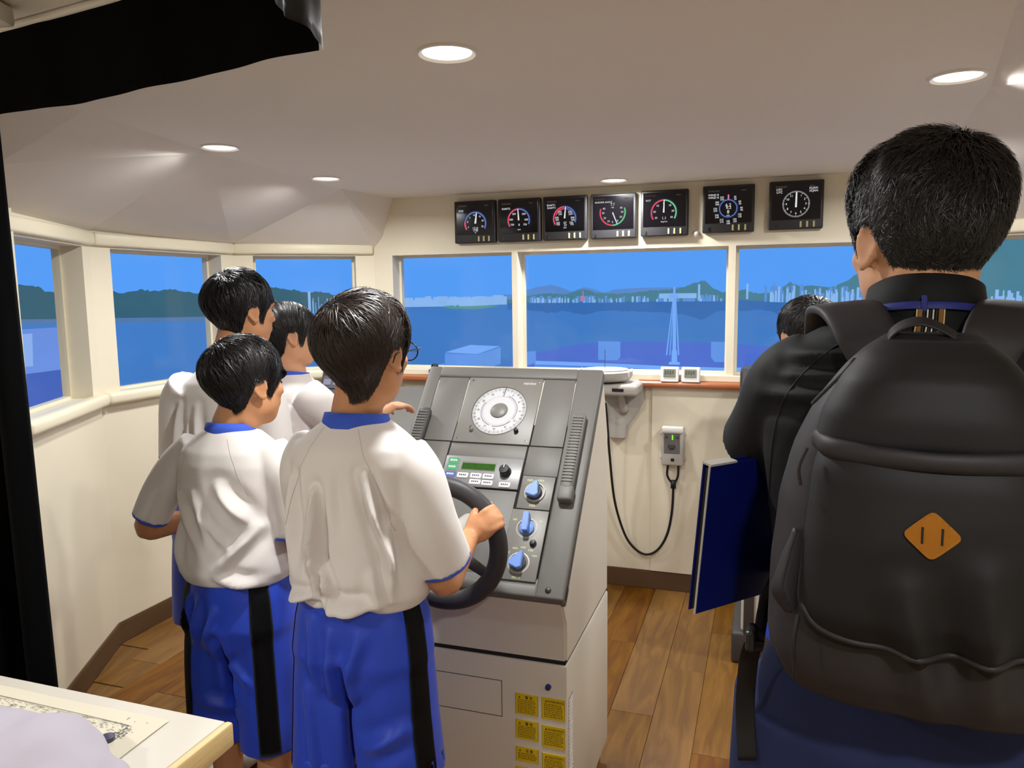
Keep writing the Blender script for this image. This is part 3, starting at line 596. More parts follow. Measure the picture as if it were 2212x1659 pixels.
# raised frame around the inset field
for (x0, x1, y0, y1) in ((-SW - 0.004, -0.505, -0.002, 0.70), (-0.071, 0.004, -0.002, 0.70), (-0.51, -0.066, 0.660, 0.70), (-0.51, -0.066, -0.002, 0.032)):
    boxr(b, x0, x1, y0, y1, -0.03, 0.0, 0.007, 3, M=PN)
boxr(b, -SW - 0.004, 0.004, -0.004, 0.05, -0.045, -0.004, 0.008, 3, M=PN)
top = obj('console_top', b, M_GREY, stand, smooth=45)
def plate(name, x0, x1, y0, y1, z=-0.003, m=None, bev=0.0015, parent=None, th=0.008):
    b = B(); boxr(b, x0, x1, y0, y1, z - th, z, bev, 2, M=PN); return obj(name, b, m or M_GREY, parent or top, smooth=40)
g = 0.0012
b = B(); boxr(b, -0.506, -0.070, 0.031, 0.661, -0.012, -0.0078, M=PN); obj('panel_gap', b, M_GAP, top)
plate('panel', -0.505 + g, -0.405 - g, 0.432, 0.660 - g); plate('panel', -0.505 + g, -0.409 - g, 0.034, 0.4305, -0.0055)
dp = plate('dial_plate', -0.403, -0.169 - g, 0.430, 0.660 - g, -0.001, M_PLATE)
plate('panel', -0.167, -0.071 - g, 0.430, 0.660 - g, -0.003); plate('panel', -0.405, -0.175, 0.384, 0.4285, -0.0055)
plate('panel', -0.170, -0.073, 0.337, 0.4285, -0.0055); ctl = plate('autopilot_panel', -0.405, -0.174, 0.288, 0.382, 0.001, mat('autopilot_grey', (124, 123, 122), 0.35, var=0.05, vscale=20))
plate('panel', -0.405, -0.176, 0.034, 0.285, -0.0055)
kp1 = plate('switch_plate', -0.167, -0.075, 0.235, 0.334, -0.0015, M_PLATE); kp2 = plate('switch_plate', -0.174, -0.074, 0.036, 0.231, 0.0015, M_PLATE)
def PM(x, y, z=0.0, rot=0.0): return PN @ Matrix.Translation((x, y, z)) @ Matrix.Rotation(rot, 4, 'Z')
def marks(par, x, y, n, hgt, m, z=0.0, slant=0.0):
    b = B()
    for q in range(n):
        xx = x + (q - n / 2) * hgt * 0.62; h_ = hgt * (0.75 + 0.25 * ((q * 7) % 3) / 2)
        boxr(b, xx, xx + hgt * 0.16, y - h_ / 2, y + h_ / 2, z, z + 0.0002, M=PN); 
        if q % 2 == 0: boxr(b, xx, xx + hgt * 0.5, y + h_ / 2 - hgt * 0.14, y + h_ / 2, z, z + 0.0002, M=PN)
        else: boxr(b, xx, xx + hgt * 0.45, y - hgt * 0.07, y + hgt * 0.07, z, z + 0.0002, M=PN)
    return obj('print', b, m, par)
# compass repeater dial
DCx, DCy, DRr = -0.284, 0.541, 0.082
b = B(); lathe(b, [(DRr + 0.002, 0.0005), (DRr + 0.0015, -0.006), (DRr - 0.002, -0.006)], 64, PM(DCx, DCy), caps=False); obj('dial_bezel', b, M_DGREY, dp, smooth=50)
b = B(); lathe(b, [(0.0265, -0.0015), (DRr - 0.001, -0.0015), (DRr - 0.001, -0.006)], 64, PM(DCx, DCy, 0.0012), caps=False); card = obj('compass_card', b, mat('card_white', (186, 186, 188), 0.35, var=0.01), dp)
def disc_marks(bm, r0, r1, w_, angs, z):
    for a in angs:
        m_ = PM(DCx, DCy, z, -rad(a)); addmesh(bm, [m_ @ Vector(p) for p in ((-w_, r0, 0), (w_, r0, 0), (w_, r1, 0), (-w_, r1, 0))], [[0, 1, 2, 3]])
M_TICK = mat('dial_ink', (44, 45, 52), 0.5)
b = B(); disc_marks(b, 0.072, 0.0795, 0.0003, range(0, 360, 3), 0.0003); disc_marks(b, 0.069, 0.0795, 0.0004, range(0, 360, 10), 0.0003); disc_marks(b, 0.048, 0.053, 0.00025, range(0, 360, 6), 0.0003)
obj('scale', b, M_TICK, card, fix=False)
for a in range(0, 360, 30): text('lettering', '%d' % (a // 10), 0.0085, M_TICK, card, PM(DCx, DCy, 0.0004, -rad(a)) @ Matrix.Translation((0, 0.0635, 0)), depth=0.0001)
b = B()
for a0, a1 in ((20, 120), (200, 300), (130, 190)):
    pts = [PM(DCx, DCy, 0.0006, 0) @ Vector((0.055 * math.sin(rad(a)), 0.055 * math.cos(rad(a)), 0)) for a in np.linspace(a0, a1, 24)]
    tube(b, [tuple(p) for p in pts], 0.0006, 5)
obj('ring_line', b, M_TICK, card)
b = B(); disc_marks(b, 0.050, 0.084, 0.0008, [4], 0.0012); obj('lubber_line', b, M_BLACK, dp, fix=False)
b = B(); lathe(b, [(0.0005, 0.004), (0.022, 0.004), (0.0255, 0.001), (0.0265, -0.003)], 40, PM(DCx, DCy), caps=False); obj('dial_hub', b, M_PLATE, dp, smooth=50)
for x in (-0.352, -0.216):
    b = B(); lathe(b, [(0.0065, 0), (0.0065, 0.009), (0.005, 0.012), (0.0005, 0.0125)], 18, PM(x, 0.472)); box(b, (0, 0, 0.013), (0.003, 0.011, 0.004), M=PM(x, 0.472)); obj('knob', b, M_BLACK if x > -0.3 else M_CHROME, dp, smooth=50)
for x in (-0.390, -0.182):
    for y in (0.442, 0.648):
        b = B(); lathe(b, [(0.003, 0), (0.003, 0.001), (0.0005, 0.0016)], 12, PM(x, y, -0.001)); obj('screw', b, M_CHROME, dp, smooth=50)
marks(dp, -0.208, 0.640, 8, 0.008, M_WHITE, -0.0008)
# autopilot keys and display
b = B(); boxr(b, -0.352, -0.250, 0.338, 0.366, 0.0, 0.0018, 0.0008, 1, M=PN); obj('lcd_frame', b, M_PLATE, ctl)
b = B(); boxr(b, -0.350, -0.252, 0.340, 0.360, 0.0018, 0.0022, M=PN); lcd = obj('lcd', b, emis('lcd_green', (70, 122, 42), 0.8, 0.25, 90), ctl)
marks(lcd, -0.301, 0.350, 16, 0.0085, mat('lcd_ink', (24, 48, 14), 0.6), 0.0022)
M_KG = emis('lit_key_green', (126, 214, 160), 0.75); M_KB = emis('lit_key_blue', (136, 150, 222), 0.75); M_KW = mat('white_key', (206, 205, 208), 0.35, var=0.08, vscale=120)
for (x, y, m_) in ((-0.379, 0.365, M_KG), (-0.379, 0.344, M_KG), (-0.379, 0.321, M_KB), (-0.341, 0.320, M_KW), (-0.302, 0.321, M_KW), (-0.265, 0.321, M_KW), (-0.300, 0.302, M_KW), (-0.264, 0.301, M_KW), (-0.213, 0.299, M_KW)):
    b = B(); boxr(b, x - 0.0165, x + 0.0165, y - 0.0085, y + 0.0085, 0.0, 0.0035, 0.003, 2, M=PN); k = obj('key', b, m_, ctl, smooth=50)
    b = B()
    for q in range(4): boxr(b, x - 0.010 + q * 0.0055, x - 0.0065 + q * 0.0055, y - 0.002, y + 0.003, 0.0034, 0.0037, M=PN)
    obj('print', b, M_TICK if m_ is M_KW else M_WHITE, k)
b = B(); lathe(b, [(0.0165, 0.0), (0.0165, 0.004), (0.0150, 0.005), (0.0145, 0.020), (0.0125, 0.023), (0.0005, 0.0235)], 32, PM(-0.218, 0.338)); obj('course_knob', b, M_BLACK, ctl, smooth=40)
b = B(); boxr(b, -0.002, 0.0, 0.004, 0.0135, 0.0236, 0.0240, M=PM(-0.218, 0.338)); obj('knob_mark', b, M_WHITE, ctl)
# rotary switches
M_BLUE = mat('blue_switch', (104, 138, 206), 0.4, var=0.03); M_PRINT = mat('switch_print', (214, 216, 150), 0.5)
def rotary(x, y, rot, par, wide):
    b = B(); lathe(b, [(0.029, 0.0), (0.029, 0.002), (0.026, 0.0032), (0.0255, 0.0032)], 40, PM(x, y), caps=False); obj('switch_ring', b, M_LGREY, par, smooth=50)
    b = B(); lathe(b, [(0.020, 0), (0.020, 0.006), (0.018, 0.008), (0.0005, 0.008)], 32, PM(x, y)); sb = obj('switch_base', b, M_DGREY if wide else M_BLUE, par, smooth=50)
    b = B(); m_ = PM(x, y, 0, rot)
    if wide: prism(b, [(0.003, 0.026), (-0.003, 0.026), (-0.019, -0.012), (-0.012, -0.020), (0.012, -0.020), (0.019, -0.012)], 0.008, 0.026, M=m_, axis='z')
    else: prism(b, [(0.007, 0.036), (-0.007, 0.036), (-0.009, 0.0), (-0.007, -0.018), (0.007, -0.018), (0.009, 0.0)], 0.006, 0.030, M=m_, axis='z')
    bmesh.ops.bevel(b, geom=b.edges[:], offset=0.0018, segments=2, affect='EDGES'); obj('switch_handle', b, M_BLUE, par, smooth=40)
rotary(-0.124, 0.284, rad(-14), kp1, True); rotary(-0.124, 0.178, rad(4), kp2, False); rotary(-0.127, 0.082, rad(-22), kp2, True)
for (x, y, s) in ((-0.143, 0.320, 'AUTO'), (-0.112, 0.321, 'HAND'), (-0.123, 0.245, 'MODE')): marks(kp1, x, y, len(s), 0.007, M_PRINT, -0.0014)
for (x, y, s) in ((-0.160, 0.200, 'OFF'), (-0.089, 0.200, 'ON'), (-0.160, 0.108, 'OFF'), (-0.143, 0.120, 'NO.1'), (-0.122, 0.124, 'BOTH'), (-0.101, 0.118, 'NO.2'), (-0.088, 0.104, 'TEST'), (-0.125, 0.043, 'SYSTEM')): marks(kp2, x, y, len(s), 0.006, M_PRINT, 0.0016)
b = B(); lathe(b, [(0.009, 0), (0.009, 0.005), (0.0065, 0.006), (0.006, 0.011), (0.0005, 0.0115)], 20, PM(-0.099, 0.137, 0.0015)); obj('push_button', b, M_BLACK, kp2, smooth=40)
b = B(); lathe(b, [(0.0075, 0), (0.0075, 0.003), (0.006, 0.004), (0.0005, 0.004)], 20, PM(-0.038, 0.020, -0.001)); obj('key_switch', b, M_BLACK, top, smooth=40)
# ribbed hand grips on both edges
def grip(sx, name='hand_grip'):
    x0 = -0.036 if sx > 0 else -SW + 0.036
    b = B(); boxr(b, x0 - 0.019, x0 + 0.019, 0.262, 0.530, 0.0, 0.026, 0.010, 3, M=PN)
    boxr(b, x0 - 0.019, x0 + 0.021, 0.255, 0.300, -0.004, 0.029, 0.008, 3, M=PN)
    o = obj(name, b, M_DGREY if sx < 0 else M_GREY, top, smooth=45)
    for k in range(22):
        b = B(); box(b, (x0, 0.312 + k * 0.0095, 0.0265), (0.030, 0.0048, 0.004), 0.0012, 1, M=PN); obj('rib', b, M_GREY, o)
grip(1); grip(-1)
# wheel
wheel = obj('hub', lathe(B(), [(0.0005, -0.012), (0.05, -0.012), (0.058, -0.006), (0.058, 0.004), (0.04, 0.02), (0.026, 0.03), (0.026, 0.17)], 40, Matrix.Translation((-0.290, -0.09, 0.885)) @ Matrix.Rotation(rad(-90), 4, 'X')), M_LGREY, stand, smooth=45)
wheel.name = 'wheel_hub'
WM = Matrix.Translation((-0.290, -0.095, 0.885)) @ Matrix.Rotation(rad(90), 4, 'X')
b = B(); pts = [tuple(WM @ Vector((0.146 * math.cos(2 * math.pi * k / 72), 0.146 * math.sin(2 * math.pi * k / 72), 0))) for k in range(72)]
tube(b, pts, 0.023, 16, closed=True, flat=(0.85, 1.0), up=(0, 1, 0)); obj('wheel_rim', b, mat('wheel_leather', (52, 50, 52), 0.5, bump=0.05, bscale=250), stand, smooth=True)
for a in (90, 210, 330):
    b = B(); d = Vector((math.cos(rad(a)), math.sin(rad(a)), 0)); tube(b, [tuple(WM @ (d * 0.045)), tuple(WM @ (d * 0.14))], [0.014, 0.010], 10, flat=(0.5, 1.3), up=(0, 1, 0)); obj('spoke', b, M_DGREY, stand, smooth=True)

# ================================================================== equipment on the front wall
rep = thing('bearing_repeater', 'grey bearing repeater with round sighting dish on a wall bracket', 'repeater', rm(-0.01, -0.13, 1.062), -TH)
b = B(); lathe(b, [(0.06, -0.01), (0.118, 0.0), (0.128, 0.012), (0.130, 0.040), (0.124, 0.046), (0.110, 0.047), (0.02, 0.053), (0.0005, 0.053)], 56, Matrix.Translation((-0.045, 0, 0.012))); bowl = obj('bowl', b, M_LGREY, rep, smooth=45)
b = B(); lathe(b, [(0.0005, 0.0545), (0.06, 0.054), (0.108, 0.049), (0.112, 0.050)], 56, Matrix.Translation((-0.045, 0, 0.012)), caps=False); obj('sighting_ring', b, M_WHITE, bowl, smooth=True)
b = B(); tube(b, [(-0.045, 0, 0.06), (-0.045, 0, 0.155)], 0.0012, 6); obj('sighting_wire', b, M_BLACK, rep)
for a in (20, 160, 200, 340):
    b = B(); box(b, (-0.045 + 0.131 * math.cos(rad(a)), 0.131 * math.sin(rad(a)), 0.045), (0.010, 0.010, 0.034), 0.003, 2); obj('clamp', b, M_WHITE, bowl, smooth=50)
b = B(); prism(b, [(-0.115, 0.0), (0.105, 0.0), (0.125, -0.02), (0.128, -0.10), (0.10, -0.16), (0.05, -0.23), (0.045, -0.29), (-0.055, -0.29), (-0.06, -0.22), (-0.10, -0.12), (-0.118, -0.04)], 0.075, 0.128)
boxr(b, -0.118, 0.128, -0.10, 0.10, -0.055, 0.0, 0.016, 3); bmesh.ops.bevel(b, geom=[e for e in b.edges if e.calc_length() > 0.03], offset=0.004, segments=2, affect='EDGES'); br_ = obj('bracket', b, M_LGREY, rep, smooth=45)
b = B(); boxr(b, 0.01, 0.064, -0.103, -0.098, -0.034, -0.018, 0.001, 1); obj('window_slot', b, M_BLACK, br_)
b = B(); boxr(b, -0.080, -0.065, -0.103, -0.098, -0.036, -0.016, 0.001, 1); obj('window_slot', b, M_BLACK, br_)
b = B(); tube(b, [(0.028, 0.01, -0.05), (0.034, 0.04, -0.11), (0.036, 0.07, -0.15)], [0.012, 0.018, 0.022], 16, 8); obj('swivel_arm', b, M_LGREY, br_, smooth=True)
b = B(); tube(b, [(-0.080, 0.02, -0.13), (-0.060, 0.075, -0.20), (-0.055, 0.085, -0.27)], 0.006, 8, 6); obj('stay', b, M_LGREY, br_, smooth=True)
cb = thing('junction_box', 'small grey wall switch box with a green indicator and round dial', 'switch box', rm(0.262, -0.014, 0.652), -TH)
b = B(); boxr(b, -0.053, 0.053, -0.048, 0.0, 0.0, 0.190, 0.008, 3); bx_ = obj('case', b, M_LGREY, cb, smooth=40)
b = B(); boxr(b, -0.053, 0.053, -0.058, -0.044, 0.160, 0.196, 0.010, 3); obj('hood', b, M_WHITE, cb, smooth=40)
b = B(); boxr(b, -0.040, 0.036, -0.051, -0.046, 0.060, 0.158, 0.002, 1); fp = obj('face_plate', b, M_GREY, cb)
b = B(); boxr(b, -0.002, 0.004, -0.053, -0.050, 0.128, 0.152); obj('indicator', b, emis('led_green', (130, 230, 60), 1.4), fp)
for x in (-0.026, 0.026):
    b = B(); lathe(b, [(0.006, 0), (0.006, 0.004), (0.0005, 0.005)], 14, Matrix.Translation((x, -0.051, 0.142)) @ Matrix.Rotation(rad(90), 4, 'X')); obj('indicator', b, M_DGREY, fp, smooth=50)
b = B(); lathe(b, [(0.017, 0), (0.017, 0.004), (0.012, 0.006), (0.011, 0.014), (0.0005, 0.0145)], 24, Matrix.Translation((-0.002, -0.051, 0.098)) @ Matrix.Rotation(rad(90), 4, 'X')); obj('dial', b, M_DGREY, fp, smooth=45)
b = B(); boxr(b, -0.006, 0.010, -0.0505, -0.047, 0.022, 0.036); obj('slot', b, M_BLACK, bx_)
for x in (-0.054, 0.054):
    for z in (0.03, 0.15):
        b = B(); box(b, (x, -0.012, z), (0.014, 0.018, 0.016), 0.003, 2); obj('mounting_lug', b, M_LGREY, bx_)
cable = thing('cable', 'black cable hanging in a loop from the repeater to the switch box', 'cable', rm(0.06, -0.05, 0.20), -TH)
cv = lambda u, y, z: (u - 0.06, y + 0.05, z - 0.20)
b = B(); tube(b, [cv(-0.055, -0.115, 0.955), cv(-0.048, -0.105, 0.86), cv(-0.040, -0.085, 0.70), cv(-0.020, -0.055, 0.46), cv(0.025, -0.035, 0.29), cv(0.075, -0.028, 0.212), cv(0.135, -0.026, 0.182), cv(0.195, -0.03, 0.215), cv(0.240, -0.034, 0.30), cv(0.262, -0.038, 0.42), cv(0.268, -0.04, 0.555)], 0.0062, 10, 90); obj('loop', b, M_CABLE, cable, smooth=True)
for x in (0.238, 0.288):
    b = B(); tube(b, [cv(0.268, -0.04, 0.552), cv(x, -0.04, 0.595), cv(x + 0.002, -0.04, 0.652)], 0.0055, 8, 12); obj('branch', b, M_CABLE, cable, smooth=True)
b = B(); tube(b, [cv(0.267, -0.04, 0.535), cv(0.268, -0.04, 0.575)], 0.013, 10); obj('splitter', b, M_CABLE, cable, smooth=True)
for i, (u, lab) in enumerate(((0.243, 'left one of two small white digital clocks on the window ledge'), (0.342, 'right one of two small white digital clocks on the window ledge'))):
    o = thing('digital_clock', lab, 'clock', rm(u, -0.034, 1.060), -TH - rad(2 * i), 'digital clocks on the front ledge')
    b = B(); prism(b, [(-0.022, 0.0), (0.018, 0.0), (0.018, 0.066), (0.006, 0.072), (-0.012, 0.070)], -0.043, 0.043, axis='x'); bmesh.ops.bevel(b, geom=b.edges[:], offset=0.003, segments=2, affect='EDGES'); obj('case', b, M_WHITE, o, smooth=40)
    nn = Matrix.Translation((0, -0.0178, 0.040)) @ Matrix.Rotation(math.atan2(0.010, 0.070) * -1, 4, 'X')
    b = B(); boxr(b, -0.028, 0.028, -0.0025, 0.002, -0.016, 0.022, 0.001, 1, M=nn); sc_ = obj('screen', b, mat('clock_lcd', (122, 124, 112), 0.3), o)
    b = B()
    for q in range(4): boxr(b, -0.022 + q * 0.0115, -0.014 + q * 0.0115, -0.0029, -0.0024, -0.006 + 0.003 * (q % 2), 0.014, M=nn)
    obj('digits', b, mat('lcd_digit', (84, 86, 78), 0.4), sc_)
o = thing('binocular_mount', 'small dark object standing on the window ledge left of the console', 'gadget', rm(-0.995, -0.03, 1.060), -TH)
b = B(); boxr(b, -0.03, 0.03, -0.02, 0.02, 0, 0.035, 0.008, 3); obj('base', b, M_DGREY, o, smooth=40)
b = B(); lathe(b, [(0.018, 0.03), (0.02, 0.05), (0.014, 0.062), (0.0005, 0.064)], 20); obj('cap', b, M_BLACK, o, smooth=40)

# ================================================================== low engine console left of the stand
ec = thing('engine_console', 'low grey engine control desk with red throttle buttons behind the pupils', 'control desk', rm(-0.78, -0.52, 0), -TH)
b = B(); boxr(b, -0.36, 0.30, -0.22, 0.30, 0.0, 0.80, 0.006, 2); obj('cabinet', b, M_BODY, ec, smooth=40)
b = B(); boxr(b, -0.35, 0.29, -0.21, 0.29, 0.0, 0.06); obj('plinth', b, M_BASE, ec)
b = B(); prism(b, [(-0.25, 0.80), (0.30, 0.80), (0.30, 1.02), (0.22, 1.02), (0.10, 0.93), (-0.25, 0.84)], -0.37, 0.31, axis='x'); bmesh.ops.bevel(b, geom=b.edges[:], offset=0.006, segments=2, affect='EDGES'); dk = obj('desk_top', b, M_GREY, ec, smooth=40)
DKM = Matrix.Translation((0, -0.25, 0.84)) @ Matrix.Rotation(math.atan2(0.09, 0.35), 4, 'X')
b = B(); boxr(b, 0.02, 0.29, 0.04, 0.34, 0.0, 0.005, 0.001, 1, M=DKM); tp = obj('throttle_plate', b, M_DGREY, ec)
for (x, y, h_, r_, m_) in [(0.150, 0.14, 0.05, 0.022, (214, 40, 46)), (0.172, 0.19, 0.04, 0.016, (196, 36, 44)), (0.190, 0.225, 0.04, 0.016, (196, 36, 44)), (0.208, 0.26, 0.035, 0.015, (190, 34, 44)), (0.226, 0.29, 0.03, 0.014, (190, 34, 44))]:
    b = B(); lathe(b, [(r_ * .6, 0), (r_ * .6, h_ * .5), (r_, h_ * .55), (r_, h_), (r_ * .8, h_ * 1.12), (0.0005, h_ * 1.14)], 20, DKM @ Matrix.Translation((x, y, 0))); obj('throttle_button', b, mat('red_button', m_, 0.35), tp, smooth=40)
for (x, y, m_) in ((0.19, 0.33, (246, 140, 70)), (0.225, 0.335, (170, 168, 166)), (0.26, 0.335, (170, 168, 166))):
    b = B(); boxr(b, x - 0.011, x + 0.011, y - 0.01, y + 0.01, 0.0, 0.028, 0.004, 2, M=DKM); obj('lit_button', b, mat('lamp_button', m_, 0.35) if m_[0] < 200 else emis('amber_button', m_, 0.9), tp, smooth=40)
for k in range(6):
    b = B(); lathe(b, [(0.008, 0), (0.008, 0.014), (0.0005, 0.015)], 14, DKM @ Matrix.Translation((0.06 + 0.03 * (k % 3), 0.10 + 0.05 * (k // 3), 0.004))); obj('toggle', b, M_CHROME if k % 2 else M_BLACK, tp, smooth=40)
b = B(); boxr(b, 0.05, 0.13, 0.04, 0.09, 0.003, 0.016, 0.004, 2, M=DKM); obj('cover', b, M_WHITE, tp, smooth=40)
ap = thing('alarm_panel', 'dark alarm panel with a red button behind the parted hair', 'alarm panel', rm(-1.30, -0.40, 0), -TH)
b = B(); boxr(b, -0.13, 0.13, -0.10, 0.10, 0.0, 0.95, 0.006, 2); obj('cabinet', b, M_BODY, ap, smooth=40)
b = B(); prism(b, [(-0.10, 0.95), (0.10, 0.95), (0.10, 1.24), (0.03, 1.24)], -0.13, 0.13, axis='x'); bmesh.ops.bevel(b, geom=b.edges[:], offset=0.004, segments=2, affect='EDGES'); obj('hood', b, M_DGREY, ap, smooth=40)
APM = Matrix.Translation((0, -0.10, 0.95)) @ Matrix.Rotation(math.atan2(0.29, 0.13), 4, 'X')
for r_ in range(4):
    b = B(); boxr(b, -0.115, 0.115, 0.02 + r_ * 0.072, 0.082 + r_ * 0.072, 0.0, 0.004, 0.001, 1, M=APM); pl_ = obj('panel', b, mat('alarm_grey', (86, 84, 92), 0.45), ap)
    for k in range(4):
        b = B(); x = -0.09 + k * 0.055
        if r_ == 2 and k == 2: lathe(b, [(0.016, 0.003), (0.016, 0.010), (0.0005, 0.011)], 24, APM @ Matrix.Translation((x, 0.052 + r_ * 0.072, 0))); obj('alarm_button', b, mat('alarm_red', (196, 52, 64), 0.35), pl_, smooth=40)
        else: boxr(b, x - 0.02, x + 0.02, 0.035 + r_ * 0.072, 0.066 + r_ * 0.072, 0.003, 0.007, 0.001, 1, M=APM); obj('key', b, mat('alarm_key', (120, 122, 140), 0.4), pl_)

# ================================================================== radar console behind the adult
rc = thing('radar_console', 'white radar cabinet with dark grey frame and base behind the blue folder', 'radar console', (0.87, 2.93, 0), -TH)
RW, RD = 0.60, 0.50
b = B(); boxr(b, 0.0, RW, 0.0, RD, 0.0, 0.13, 0.012, 3); obj('base', b, M_DGREY, rc, smooth=40)
b = B(); boxr(b, 0.035, RW - 0.035, 0.02, RD - 0.02, 0.13, 0.86, 0.01, 2); obj('cabinet', b, M_WHITE, rc, smooth=40)
for x in (0.045, RW - 0.085):
    b = B(); boxr(b, x, x + 0.04, 0.0, 0.03, 0.12, 1.0, 0.006, 2); obj('post', b, M_DGREY, rc, smooth=40)
b = B(); prism(b, [(0.0, 0.84), (RD, 0.84), (RD, 1.16), (0.34, 1.16), (0.24, 0.93), (0.0, 0.89)], 0.0, RW, axis='x'); bmesh.ops.bevel(b, geom=b.edges[:], offset=0.01, segments=2, affect='EDGES'); obj('head', b, M_DGREY, rc, smooth=40)
RM_ = Matrix.Translation((RW / 2, 0.24, 0.93)) @ Matrix.Rotation(math.atan2(0.23, 0.10), 4, 'X')
b = B(); boxr(b, -0.22, 0.22, 0.02, 0.235, 0.0, 0.004, 0.001, 1, M=RM_); obj('screen', b, M_SCRN, rc)

# ================================================================== white counter with drawing, cloth, black curtain
M_CTOP = mat('laminate_white', (202, 195, 182), 0.4, var=0.02); M_EDGE = woodmat('ash_edge', (198, 166, 110), (232, 206, 152), 6)
ca, cb_ = Vector((-0.433, 1.101, 0)), Vector((-0.896, 1.259, 0)); cd = (cb_ - ca).normalized(); ang = math.atan2(-cd.y, -cd.x)
ct = thing('counter', 'white laminate counter with pale wooden edge at the lower left', 'counter', (ca.x, ca.y, 0), ang)
b = B(); boxr(b, -1.25, -0.014, -0.80, -0.001, 0.818, 0.850, 0.003, 2); obj('top', b, M_CTOP, ct, smooth=40)
b = B(); boxr(b, -0.014, 0.0, -0.80, 0.0, 0.812, 0.8505, 0.004, 2); obj('edge_strip', b, M_EDGE, ct, smooth=40)
b = B(); boxr(b, -1.22, -0.020, -0.78, -0.025, 0.0, 0.812, 0.002, 1); obj('cabinet', b, M_WHITE, ct)
pp = thing('drawing_sheet', 'paper sheet with pencilled harbour drawing lying on the counter', 'paper', (ca.x, ca.y, 0.8502), ang)
b = B(); n_ = 24; V = [(-0.096 - 0.72 * i / n_ + 0.02 * j / 10 * (1 - i / n_), -0.029 - 0.40 * j / 10, 0.0014 + 0.0006 * math.sin(i * .7 + j)) for i in range(n_ + 1) for j in range(11)]
addmesh(b, V, [[i * 11 + j, i * 11 + j + 1, (i + 1) * 11 + j + 1, (i + 1) * 11 + j] for i in range(n_) for j in range(10)]); bmesh.ops.recalc_face_normals(b, faces=b.faces[:]); obj('sheet', b, mat('drawing_paper', (214, 207, 186), 0.7, var=0.02), pp, smooth=True)
b = B(); rr = random.Random(3)
for k in range(420):
    t = rr.random(); x = -0.155 - 0.40 * t; y = -0.058 - abs(rr.gauss(0, 0.016)); box(b, (x, y, 0.0024), (rr.uniform(0.001, 0.007), 0.0005, 0.0002), M=None)
for k in range(70):
    x = -0.142 + rr.gauss(0, 0.007); y = -0.082 + rr.gauss(0, 0.013); box(b, (x, y, 0.0025), (rr.uniform(.001, .006), 0.0009, 0.0002), M=None); 
    if k % 3 == 0: box(b, (x, y, 0.0025), (0.0008, rr.uniform(0.003, 0.010), 0.0002), M=None)
tube(b, [(-0.143, -0.060, 0.0025), (-0.28, -0.057, 0.0025), (-0.56, -0.054, 0.0025)], 0.0006, 4, 20)
obj('pencil_lines', b, mat('pencil', (128, 124, 122), 0.8), pp)

M_CURT = mat('black_velvet', (7, 7, 8), 0.85, spec=0.15, var=0.2, vscale=20, sheen=0.0)
M_CURT_LIT = mat('black_velvet_lit', (40, 43, 42), 0.4, spec=0.5, var=0.2, vscale=8)  # same curtain cloth; lamplight on the side return is put into this lighter colour
va, vb = Vector((-0.96, 1.492, 0)), Vector((-0.271, 1.146, 0))
vl = thing('curtain_valance', 'black fabric valance hanging from the ceiling at the upper left', 'curtain', (vb.x, vb.y, 1.84))
def cloth_strip(name, path, z0f, z1, amp, wl, m, par, off, nz=8, thick=0.004):
    P = np.array(path, float); s = np.r_[0, np.cumsum(np.linalg.norm(np.diff(P, axis=0), axis=1))]; n = max(8, int(s[-1] / 0.012))
    t = np.linspace(0, s[-1], n); X = np.interp(t, s, P[:, 0]); Y = np.interp(t, s, P[:, 1]); T = np.gradient(np.c_[X, Y], axis=0); T /= np.linalg.norm(T, axis=1)[:, None]; N = np.c_[-T[:, 1], T[:, 0]]
    V = []
    for j in range(nz + 1):
        f = j / nz
        for i in range(n):
            z = z0f(t[i] / s[-1]) * (1 - f) + z1 * f; w_ = amp * (1 - 0.6 * f) * (math.sin(2 * math.pi * t[i] / wl) + 0.4 * math.sin(2 * math.pi * t[i] / (wl * 0.43) + 1))
            V.append((X[i] + N[i, 0] * w_ - off[0], Y[i] + N[i, 1] * w_ - off[1], z - off[2]))
    b = B(); addmesh(b, V, [[j * n + i, j * n + i + 1, (j + 1) * n + i + 1, (j + 1) * n + i] for j in range(nz) for i in range(n - 1)])
    bmesh.ops.solidify(b, geom=b.faces[:], thickness=thick); return obj(name, b, m, par, smooth=True)
off = (vb.x, vb.y, 1.84)
cloth_strip('front_skirt', [va + (va - vb) * 0.6, va, vb], lambda f: 1.842 + 0.005 * math.sin(f * 8), 1.998, 0.004, 0.31, M_CURT, vl, off)
cloth_strip('side_skirt', [vb + Vector((0.004, -0.003, 0)), vb + Vector((0.002, -0.10, 0)), vb + Vector((-0.004, -0.7, 0))], lambda f: 1.842 + 0.008 * math.sin(f * 14), 1.998, 0.007, 0.19, M_CURT_LIT, vl, off)
b = B(); tube(b, [tuple(Vector((p.x, p.y, 1.992)) - Vector(off)) for p in (va + (va - vb) * 0.6, va, vb)], 0.007, 8); tube(b, [tuple(Vector((p.x, p.y, 1.992)) - Vector(off)) for p in (vb, vb + Vector((-0.004, -0.7, 0)))], 0.007, 8); obj('rail', b, M_WHITE, vl, smooth=True)
b = B(); box(b, (-0.61, 0.22, 0.140), (0.06, 0.05, 0.035), 0.008, 2, M=None); obj('rail_bracket', b, M_WHITE, vl, smooth=40)
cu = thing('blackout_curtain', 'black blackout curtain hanging full length at the left picture edge', 'curtain', (-1.1, 1.47, 0))
zz = [(-1.42, 1.70), (-1.36, 1.62), (-1.31, 1.69), (-1.25, 1.58), (-1.20, 1.65), (-1.14, 1.53), (-1.09, 1.60), (-1.03, 1.47), (-0.99, 1.54), (-0.935, 1.425), (-0.908, 1.428), (-0.905, 1.47)]
